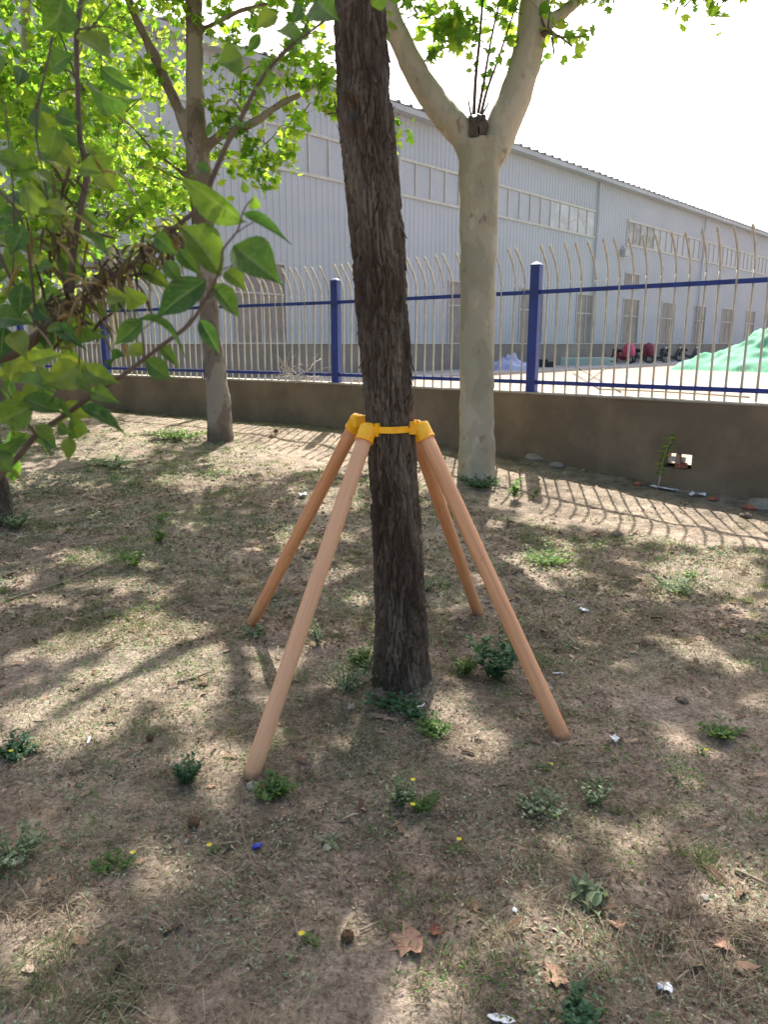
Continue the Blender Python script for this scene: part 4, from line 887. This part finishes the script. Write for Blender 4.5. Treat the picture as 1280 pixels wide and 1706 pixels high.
# ============================================================ SINGLE PLANTS AND LITTER
def weed(label, px, py, r, h, n, mat, leaf=(.02, .035), group='low weeds on the soil', stems=7, cat='weed', flowers=0, spike=False):
    c = gp(px, py); t = thing('weed_plant', label, cat, c, 0, group); sm = MB(); L = []; D = []; big = r > .035; r *= 1.3 if big else 1; n = int(n * (3.0 if big else 1)); stems = int(stems * (1.8 if big else 1)); leaf = (leaf[0], leaf[1] * 1.15)
    tips = []
    for i in range(stems):
        a = random.uniform(0, 6.283); rr = r * math.sqrt(random.random()); tip = np.array([rr * math.cos(a), rr * math.sin(a), h * random.uniform(.55, 1)])
        bb = np.array([tip[0] * .2, tip[1] * .2, -.004]); md_ = (tip + bb) / 2 + np.array([tip[0] * .1, tip[1] * .1, h * .1]); sm.tube([bb, md_, tip], [.0016, .0013, .0008], 4, 2); tips.append(tip)
        for k in range(max(1, n // stems)):
            s = random.uniform(.1, 1); p = bb * (1 - s) + tip * s + np.array([0, 0, .05 * h]); L.append(p + np.random.RandomState(i * 99 + k).normal(0, .004, 3)); an = random.uniform(0, 6.283); D.append((math.cos(an), math.sin(an), random.uniform(-.2, .8)))
    sm.build('stem', M['weed'], t, True); L = np.array(L); D = np.array(D); N = len(L)
    V_, F_ = batch(OV_V, OV_F, dirframes(D, np.tile([0, 0, 1.], (N, 1)) + rng.normal(0, .2, (N, 3)), rng.uniform(*leaf, N), rng.uniform(*leaf, N) * .55), L)
    link('leaves', npmesh('leaves', V_, F_, True), mat, t)
    for i in range(flowers):
        p = tips[i % len(tips)] + np.array([random.uniform(-.01, .01), 0, .008]); fl = MB()
        for k in range(10):
            a = k * .628; fl.add([p, p + np.array([.007 * math.cos(a - .25), .007 * math.sin(a - .25), .003]), p + np.array([.009 * math.cos(a), .009 * math.sin(a), .004]), p + np.array([.007 * math.cos(a + .25), .007 * math.sin(a + .25), .003])], [(0, 1, 2, 3)])
        fl.build('flower', M['flower'], t)
    return t
def tuft(label, px, py, r, h, n, mat, group='grass tufts', cat='grass tuft', w=(.0016, .0032)):
    c = gp(px, py); K = max(4, n // 14); ca = rng.uniform(0, 6.283, K); cq = r * np.sqrt(rng.random(K)); ki = rng.integers(0, K, n); a = rng.uniform(0, 6.283, n)
    L = np.stack([(cq * np.cos(ca))[ki], (cq * np.sin(ca))[ki], np.zeros(n)], -1) + rng.normal(0, .07 * r, (n, 3)); L[:, 2] = gz(c[0] + L[:, 0], c[1] + L[:, 1]) - c[2] - .003
    d = np.stack([np.cos(a) * h * .9, np.sin(a) * h * .9, np.full(n, h)], -1) + rng.normal(0, .35 * h, (n, 3)); d[:, 2] = np.abs(d[:, 2]); s = max(1, c[1] / 4)
    V_, F_ = batch(BL_V, BL_F, dirframes(d, np.tile([0, 0, 1.], (n, 1)) + rng.normal(0, .3, (n, 3)), rng.uniform(.4, 1.1, n) * h * 1.1, rng.uniform(*w, n) * s), L)
    o = link('grass_tuft', npmesh('grass_tuft', V_, F_), mat); o.location = c; return tag(o, label, cat, group)
W = M['weed']; WP = M['weedpale']; WD = M['weeddark']
weed('large broad-leaved dark green weed right of the shaggy trunk base', 824, 1128, .11, .20, 70, WD, (.03, .055), stems=12)
weed('yellowish small-leaved weed left of the large dark one', 775, 1120, .09, .09, 90, W, (.012, .022), stems=12)
weed('pale seeding weed just left of the trunk base', 575, 1150, .12, .12, 170, WP, (.010, .018), stems=18)
weed('leafy bright green weed touching the trunk base on its left', 603, 1112, .07, .10, 90, W, (.014, .026), stems=12)
weed('dark trailing creeper at the foot of the shaggy trunk', 652, 1172, .11, .035, 90, WD, (.014, .026), stems=16)
weed('dark creeper end at the right foot of the shaggy trunk', 690, 1190, .07, .035, 60, WD, (.014, .024), stems=10)
weed('bright green clump just below the trunk, lit by sun', 722, 1225, .07, .06, 110, W, (.012, .022), stems=14)
weed('upright small-leaved weed beside the front left pole foot', 310, 1310, .05, .10, 90, WD, (.012, .022), stems=8)
weed('ferny green weed right of the front left pole foot', 455, 1325, .07, .05, 80, W, (.012, .03), stems=12)
weed('flat pale green rosette on bare soil below the poles', 548, 1412, .035, .012, 12, WP, (.03, .045), stems=6)
weed('dark green weed with yellow bloom at the left edge', 22, 1262, .08, .06, 100, WD, (.014, .026), stems=12, flowers=1)
weed('two-leaved seedling in the left mid ground', 222, 945, .06, .10, 14, W, (.035, .06), stems=4)
weed('taller seedling behind it in the left mid ground', 264, 905, .05, .14, 12, W, (.03, .055), stems=3)
weed('small seedling farthest back in the left mid ground', 272, 872, .05, .10, 10, W, (.03, .05), stems=3)
weed('lime green sapling right of the plane tree foot', 857, 835, .07, .20, 16, W, (.04, .07), stems=3)
weed('tiny lime seedling next to the lime sapling', 888, 832, .04, .10, 8, W, (.035, .05), stems=2)
weed('pale flowering weed on the lower middle soil', 665, 1340, .05, .11, 90, WP, (.010, .018), stems=9, flowers=1)
weed('yellow-tipped weed in the sun patch, lower middle', 700, 1350, .05, .06, 60, W, (.010, .018), stems=8, flowers=1)
weed('blue green weed right of the lower middle sun patch', 905, 1350, .08, .05, 120, WP, (.010, .02), stems=14)
weed('weed with pale tips in the lower right middle', 990, 1340, .05, .10, 70, WP, (.010, .018), stems=8)
weed('small green weed by the right edge, mid height', 1200, 1225, .07, .04, 70, W, (.014, .026), stems=10)
weed('weed left of the large dark one, behind the right poles', 705, 985, .08, .09, 90, WP, (.012, .02), stems=12)
weed('pale weed between the left poles', 530, 1075, .05, .12, 60, WP, (.012, .02), stems=7)
weed('pale weed at the foot of the back left pole', 425, 1060, .07, .05, 70, WP, (.012, .02), stems=10)
weed('broad weed patch in the right mid ground', 915, 940, .18, .10, 220, W, (.014, .028), stems=26)
weed('weed patch in the right mid ground near the sun patch', 1130, 985, .16, .08, 160, WP, (.014, .026), stems=20)
weed('grey weed at the left edge beside the dark trunk', 30, 880, .16, .14, 160, WP, (.02, .03), stems=18)
weed('spreading grey green weeds at lower left edge', 20, 1430, .10, .07, 140, WP, (.010, .022), stems=16, flowers=0)
weed('weed with a yellow bloom in the lower left', 192, 1448, .05, .035, 40, W, (.012, .02), stems=7, flowers=1)
weed('low weed with a yellow bloom near the blue cap', 356, 1420, .03, .02, 16, W, (.010, .018), stems=4, flowers=1)
weed('low weed with a yellow bloom by the lower seed ball', 522, 1572, .03, .02, 20, W, (.010, .018), stems=4, flowers=1)
weed('low weed with a yellow bloom at right mid ground', 1150, 965, .05, .05, 30, W, (.012, .02), stems=5, flowers=1)
weed('low weed with yellow bloom near the white scrap at right', 1167, 1258, .035, .03, 20, W, (.010, .018), stems=4, flowers=1)
weed('low weed with yellow bloom below the front right pole', 904, 1284, .03, .02, 18, W, (.010, .018), stems=4, flowers=1)
weed('low weed with yellow bloom in the shade, lower middle', 760, 1420, .03, .02, 18, W, (.010, .018), stems=4, flowers=1)
weed('spiky green rosette in the lower right middle', 985, 1500, .045, .02, 16, WP, (.03, .05), stems=8)
weed('small dark weed at the bottom, right of middle', 960, 1690, .05, .04, 60, WD, (.012, .022), stems=9)
weed('yellow green weeds spreading below the left flaking tree', 300, 735, .35, .10, 200, W, (.03, .05), stems=34)
weed('dark green weeds at the foot of the mottled plane tree', 800, 812, .22, .09, 190, WD, (.02, .035), stems=26)
weed('weed patch on the left mid ground by the shrub', 190, 775, .35, .09, 200, WP, (.025, .04), stems=30)
tuft('green grass tuft at the lower right, beside litter', 1155, 1430, .06, .07, 150, M['grass'])
tuft('green grass tuft just left of the lower right one', 1008, 1345, .05, .05, 80, M['grass'])
tuft('bright grass patch at the bottom left corner', 95, 1670, .20, .045, 1100, M['grass'])
tuft('dry straw tuft in the bottom middle', 690, 1510, .12, .045, 500, M['straw'])
tuft('dry straw tuft at the bottom right', 1180, 1560, .13, .04, 500, M['straw'])
tuft('dry straw tuft between the pole feet', 540, 1190, .12, .04, 450, M['straw'])
tuft('dry straw tuft at bottom, right of the dead leaf', 790, 1640, .14, .04, 600, M['straw'])
tuft('dry straw tuft at the lower left edge', 60, 1500, .13, .045, 600, M['straw'])
tuft('green tuft by the yellow blooms at left edge', 6, 985, .09, .08, 80, M['grass'])

def put(o, c, rz=0, tilt=0): o.location = [float(x) for x in c]; o.rotation_euler = (tilt, tilt * .5, rz); return o
def ball(label, px, py, r=.019):
    c = gp(px, py); n, m_ = 26, 18; v = []
    for i in range(m_ + 1):
        for k in range(n):
            a, b_ = math.pi * i / m_, 2 * math.pi * k / n; rr = r * (1 + random.uniform(-.09, .09)); v.append((rr * math.sin(a) * math.cos(b_), rr * math.sin(a) * math.sin(b_), rr * math.cos(a)))
    f = [(i * n + k, (i + 1) * n + k, (i + 1) * n + (k + 1) % n, i * n + (k + 1) % n) for i in range(m_) for k in range(n)]
    o = MB().add(v, f).build('seed_ball', M['ball']); put(o, c + [0, 0, r * .82]); tag(o, label, 'seed ball', 'fallen plane tree seed balls')
ball('brown seed ball in the sun patch below the front left pole', 323, 1378); ball('brown seed ball at the bottom middle', 579, 1568, .0175); ball('small brown seed ball beside a weed, left of the poles', 250, 1234, .015); ball('seed ball lying far off by the left flaking tree', 460, 722, .03)
def scrap(label, px, py, sx, sy, h, mat=None, cat='litter', name='plastic_scrap', group='scraps of white litter'):
    c = gp(px, py); n = 9; u = np.linspace(-1, 1, n); U_, V_ = np.meshgrid(u, u); sd = random.uniform(0, 99)
    r = np.hypot(U_, V_); k = 1 / np.maximum(1, r * (1 + .5 * (fbm(np.arctan2(V_, U_) * 1.2 + sd, r * 0 + 2, 1, 2) - .3)))
    Z = h * fbm(U_ * 2.2 + sd, V_ * 2.2, 3, 3) ** 1.5; I_ = np.arange(n * n).reshape(n, n); F_ = np.stack([I_[:-1, :-1], I_[:-1, 1:], I_[1:, 1:], I_[1:, :-1]], -1).reshape(-1, 4)
    o = link(name, npmesh(name, np.stack([U_ * k * sx, V_ * k * sy, Z], -1).reshape(-1, 3), F_, False), mat or M['white']); so = o.modifiers.new('s', 'SOLIDIFY'); so.thickness = .0015
    put(o, c + [0, 0, .006], random.uniform(0, 3)); return tag(o, label, cat, group)
scrap('white crumpled plastic scrap on the ground at the back, left of the poles', 505, 828, .06, .045, .06)
scrap('flat white scrap in the right mid ground', 973, 1019, .045, .018, .02)
scrap('crumpled white paper right of the front right pole foot', 1023, 1236, .022, .02, .035)
scrap('white plastic scrap at the lower right corner', 1107, 1652, .022, .016, .025)
scrap('tiny white chip in the lower middle', 858, 1520, .008, .007, .008)
scrap('white scrap cut by the bottom edge', 835, 1702, .035, .012, .012)
scrap('torn white tape at the foot of the shaggy trunk', 694, 1184, .05, .012, .02)
scrap('pale scrap beside the large dark weed', 930, 1124, .03, .007, .01)
scrap('clear thin bag lying at the wall foot by the hole', 1110, 806, .16, .05, .05)
scrap('white bag end lying right of the thin bag', 1162, 822, .09, .04, .07)
scrap('pale small chip on the left soil', 148, 1236, .03, .006, .008)
# dead plane leaf
def bigleaf(label, px, py, size, mat, rz, name='dead_leaf', curl=.3, cat='dead leaf'):
    V = []
    F_ = []
    c = gp(px, py); V = [(0, .35, .06)]; prev = None; pts = []
    for i in range(13):
        a, b_ = _o[i], _o[(i + 1) % 13]
        for t in (0, .5): pts.append((a[0] * (1 - t) + b_[0] * t, a[1] * (1 - t) + b_[1] * t))
    inner = [(x * .55, .35 + (y - .35) * .55) for x, y in pts]
    zf = lambda x, y: .10 + curl * (abs(x) ** 1.5) * .9 - .1 * y + .05 * math.sin(9 * x + 5 * y)
    V = [(0, .35, zf(0, .35))] + [(x, y, zf(x, y)) for x, y in inner] + [(x, y, zf(x, y) + random.uniform(-.03, .06)) for x, y in pts]; n = len(pts)
    F_ = [(0, 1 + i, 1 + (i + 1) % n) for i in range(n)] + [(1 + i, 1 + n + i, 1 + n + (i + 1) % n, 1 + (i + 1) % n) for i in range(n)]
    o = MB().add([(x * size, (y - .35) * size, z * size) for x, y, z in V], F_).build(name, mat); so = o.modifiers.new('s', 'SOLIDIFY'); so.thickness = .0009
    put(o, c + [0, 0, .002], rz); return tag(o, label, cat, 'larger dead leaves')
bigleaf('large dry tan plane leaf lying at the bottom middle', 682, 1575, .10, M['dleaf'], R(110)); bigleaf('small curled red brown leaf on top of the large tan leaf', 726, 1556, .045, M['rleaf'], R(-80), curl=.9)
bigleaf('curled brown leaf among straw at the lower right', 1205, 1578, .05, M['dleaf'], 1, curl=.8); bigleaf('grey brown leaf in the lower middle', 792, 1512, .05, M['crumb'], 2.3); bigleaf('pale curled leaf at the lower right', 1030, 1545, .045, M['dleaf'], .4, curl=.9)
bigleaf('brown leaf cluster near the wall at the left', 455, 728, .14, M['dleaf'], 1.3, curl=.7); bigleaf('brown leaf beside the sun patch, right mid ground', 992, 893, .07, M['dleaf'], 2.0, curl=.7); bigleaf('small tan leaf at the lower left', 233, 1437, .03, M['dleaf'], 2.7); bigleaf('pinkish leaf by the front left pole foot', 352, 1312, .03, M['dleaf'], .7)
bigleaf('dull leaf at the right of the bottom middle', 925, 1630, .07, M['dleaf'], 2.2); bigleaf('brown leaf by the back right pole', 712, 1020, .06, M['dleaf'], .2, curl=.8)
c = gp(428, 1414); t = thing('bottle_cap', 'small blue plastic cap on the soil below the front left pole', 'cap', c, .5)
MB().tube([(-.012, 0, .009), (.012, 0, .009)], [.0085, .0085], 12).build('cap_body', M['blue'], t, True); MB().tube([(.0122, 0, .009), (.018, 0, .0095)], [.0055, .005], 10).build('spout', M['blue'], t, True)
def stick(label, pl, r, mat='stick', name='fallen_stick', z=.008):
    P = []
    for q in pl: p = gp(*q[:2]); P.append(p + [0, 0, z + (q[2] if len(q) > 2 else 0)])
    o0 = P[0].copy(); o = MB().tube([p - o0 for p in P], [r * (1 - .5 * i / (len(P) - 1)) for i in range(len(P))], 7, 4).build(name, M[mat], None, True); o.location = o0; return tag(o, label, 'stick', 'fallen sticks and stems')
stick('long straight stick on the ground at the left edge', [(-10, 1010), (40, 992), (110, 970), (172, 941)], .008)
stick('forked dark stick in front of the back left pole', [(296, 1139), (325, 1132), (357, 1118)], .007, 'twig'); stick('thin pale curved stem below the front left pole foot', [(405, 1325), (401, 1370, .005), (415, 1430, .004), (440, 1480), (460, 1520)], .0018)
stick('short stick near the lower seed ball', [(488, 1532), (500, 1575)], .005); stick('thin curved stem in the lower middle right', [(905, 1508), (945, 1525, .008), (970, 1560, .008), (972, 1600)], .0015)
stick('stick at the lower right edge', [(1225, 1452), (1290, 1482)], .006); stick('stick pointing to the white scrap at lower right', [(1125, 1640), (1150, 1620), (1178, 1613)], .0035)
stick('flat bark strip standing in the lower middle', [(898, 1445), (900, 1470)], .006); stick('bark strip at the bottom right of middle', [(915, 1608), (945, 1650)], .006); stick('long straw stem right of the lower seed ball', [(600, 1555), (640, 1535)], .003)
stick('thin twig beside the front right pole foot', [(975, 1272), (1020, 1273)], .003); stick('short dead stick, lower left', [(165, 1550), (190, 1530)], .003); stick('bark strip below the poles in middle', [(820, 1312), (850, 1308)], .005)
stick('twig on the right mid ground', [(1040, 1345), (1070, 1370)], .003); stick('twig lying in the left mid ground', [(175, 1075), (205, 1062)], .005, 'twig')
def stone(label, px, py, r, mat='stone', sq=.6, name='stone', cat='stone', group='loose stones'):
    c = gp(px, py); n, m_ = 12, 8; sd = random.uniform(0, 50); v = []
    for i in range(m_ + 1):
        for k in range(n):
            a, b_ = math.pi * i / m_, 2 * math.pi * k / n; x, y, z = math.sin(a) * math.cos(b_), math.sin(a) * math.sin(b_), math.cos(a); q = r * (.75 + .6 * float(fbm(np.array(x * 1.3 + sd), np.array(y * 1.3 + z), 2, 2))); v.append((q * x * 1.2, q * y, q * z * sq))
    f = [(i * n + k, (i + 1) * n + k, (i + 1) * n + (k + 1) % n, i * n + (k + 1) % n) for i in range(m_) for k in range(n)]
    o = MB().add(v, f).build(name, M[mat], None, False); put(o, c + [0, 0, r * sq * .4], random.uniform(0, 3)); return tag(o, label, cat, group)
stone('grey stone under the front left pole foot', 421, 1312, .02); stone('larger flat stone by the wall, right of the plane tree', 897, 745, .12, sq=.45); stone('smaller stone beside the larger flat one at the wall', 928, 752, .08, sq=.45)
stone('small pink stone left of the trunk foot', 586, 1180, .016); stone('red brick chunk on sunlit soil at the right edge', 1250, 848, .06, 'brick', .5, 'brick_chunk', 'brick', 'brick pieces'); stone('dark clod below the red brick chunk', 1243, 862, .04, 'soil', .8, 'soil_clod', 'clod')
stone('small red brick bit on the fence shadows', 1063, 808, .04, 'brick', .6, 'brick_chunk', 'brick', 'brick pieces'); stone('brick bit by the wall foot at right', 1190, 828, .05, 'brick', .4, 'brick_chunk', 'brick', 'brick pieces'); stone('grey slab at the wall foot, far right edge', 1275, 830, .14, sq=.5)
stone('dark clod behind the left poles', 515, 930, .035, 'soil', .6, 'soil_clod', 'clod'); stone('dark clod in the right mid ground', 1030, 891, .05, 'soil', .5, 'soil_clod', 'clod'); stone('dark clod on the right soil', 1137, 1168, .022, 'soil', .6, 'soil_clod', 'clod'); stone('small pale stone in the lower left', 313, 1402, .01); stone('pebble at the lower right', 1175, 1497, .012); stone('clod on the left soil', 100, 1294, .014, 'soil', .7, 'soil_clod', 'clod'); stone('second clod on the left soil, to the right', 132, 1310, .013, 'soil', .7, 'soil_clod', 'clod')
# bricks and a white block in the wall opening
a_, d_, n_, sh_, hz_ = hole
def wpt(s, o, z): v = a_ + d_ * (sh_ + s) + n_ * o; return (v.x, v.y, z)
ang = math.atan2(d_.y, d_.x)
o = MB().box((-.06, -.05, 0), (.06, .05, .05)).build('brick_piece', M['brick']); put(o, wpt(-.02, .04, hz_ - .078), ang + .5); bv = o.modifiers.new('b', 'BEVEL'); bv.width = .006; tag(o, 'broken red brick lodged in the opening of the wall', 'brick')
o = MB().box((-.022, -.03, 0), (.022, .03, .15)).build('upright_brick', pm('pinkish brick', (.42, .25, .19), None, 9, .9)); put(o, wpt(.0, .07, hz_ - .079), ang + .15); bv = o.modifiers.new('b', 'BEVEL'); bv.width = .005; tag(o, 'pinkish brick standing upright in the wall opening', 'brick')
o = MB().box((-.09, -.03, 0), (.07, .03, .05)).build('sunlight_block', M['white']); put(o, wpt(.05, -.0, hz_ - .025), ang + .1); bv = o.modifiers.new('b', 'BEVEL'); bv.width = .004; tag(o, 'white block standing in for sunlight in the wall opening', 'light stand-in')  # white block added for the brightness of sun through the opening
# young plant by the wall opening
c = gp(1098, 800); t = thing('wall_sapling', 'thin young plant with lime top leaves in front of the wall opening', 'sapling', c)
tipz = at(1112, 728, c[1] * 1.0)[2] - c[2]
MB().tube([(0, 0, -.01), (.02, 0, tipz * .4), (.05, 0, tipz * .75), (.10, 0, tipz)], [.006, .005, .004, .002], 6, 3).build('stem', M['vine'], t, True)
Ls = []; Ds = []
for i in range(26):
    s = .25 + .75 * i / 25; Ls.append((.1 * s * s, 0, tipz * s)); an = i * 2.3; Ds.append((math.cos(an), math.sin(an), .25))
V_, F_ = batch(OV_V, OV_F, dirframes(np.array(Ds), np.tile([0, 0, 1.], (26, 1)), rng.uniform(.06, .11, 26), rng.uniform(.04, .07, 26)), np.array(Ls)); link('leaves', npmesh('leaves', V_, F_, True), leafmat('lime leaf', [(.10, .17, .03), (.16, .22, .06)], [(.4, .6, .05), (.55, .7, .1)], .5), t)
# dry vine tangled in the fence bottom
c = at(487, 628, 11.1); t = MB()
for i in range(46):
    p = c + rng.normal(0, 1, 3) * [.13, .07, .05]; pts_ = [p]
    dr = rng.normal(0, 1, 3) * [1, .5, .5] + [.5, 0, .35]
    for k in range(5): dr = dr * .7 + rng.normal(0, .6, 3); p = p + dr * .055; p[2] = max(p[2], .965); pts_.append(p)
    t.tube(pts_, .0035, 4, 2)
tag(t.build('dry_vine', M['vine']), 'tangle of bleached dry vine caught in the fence bottom rail', 'dry plant')
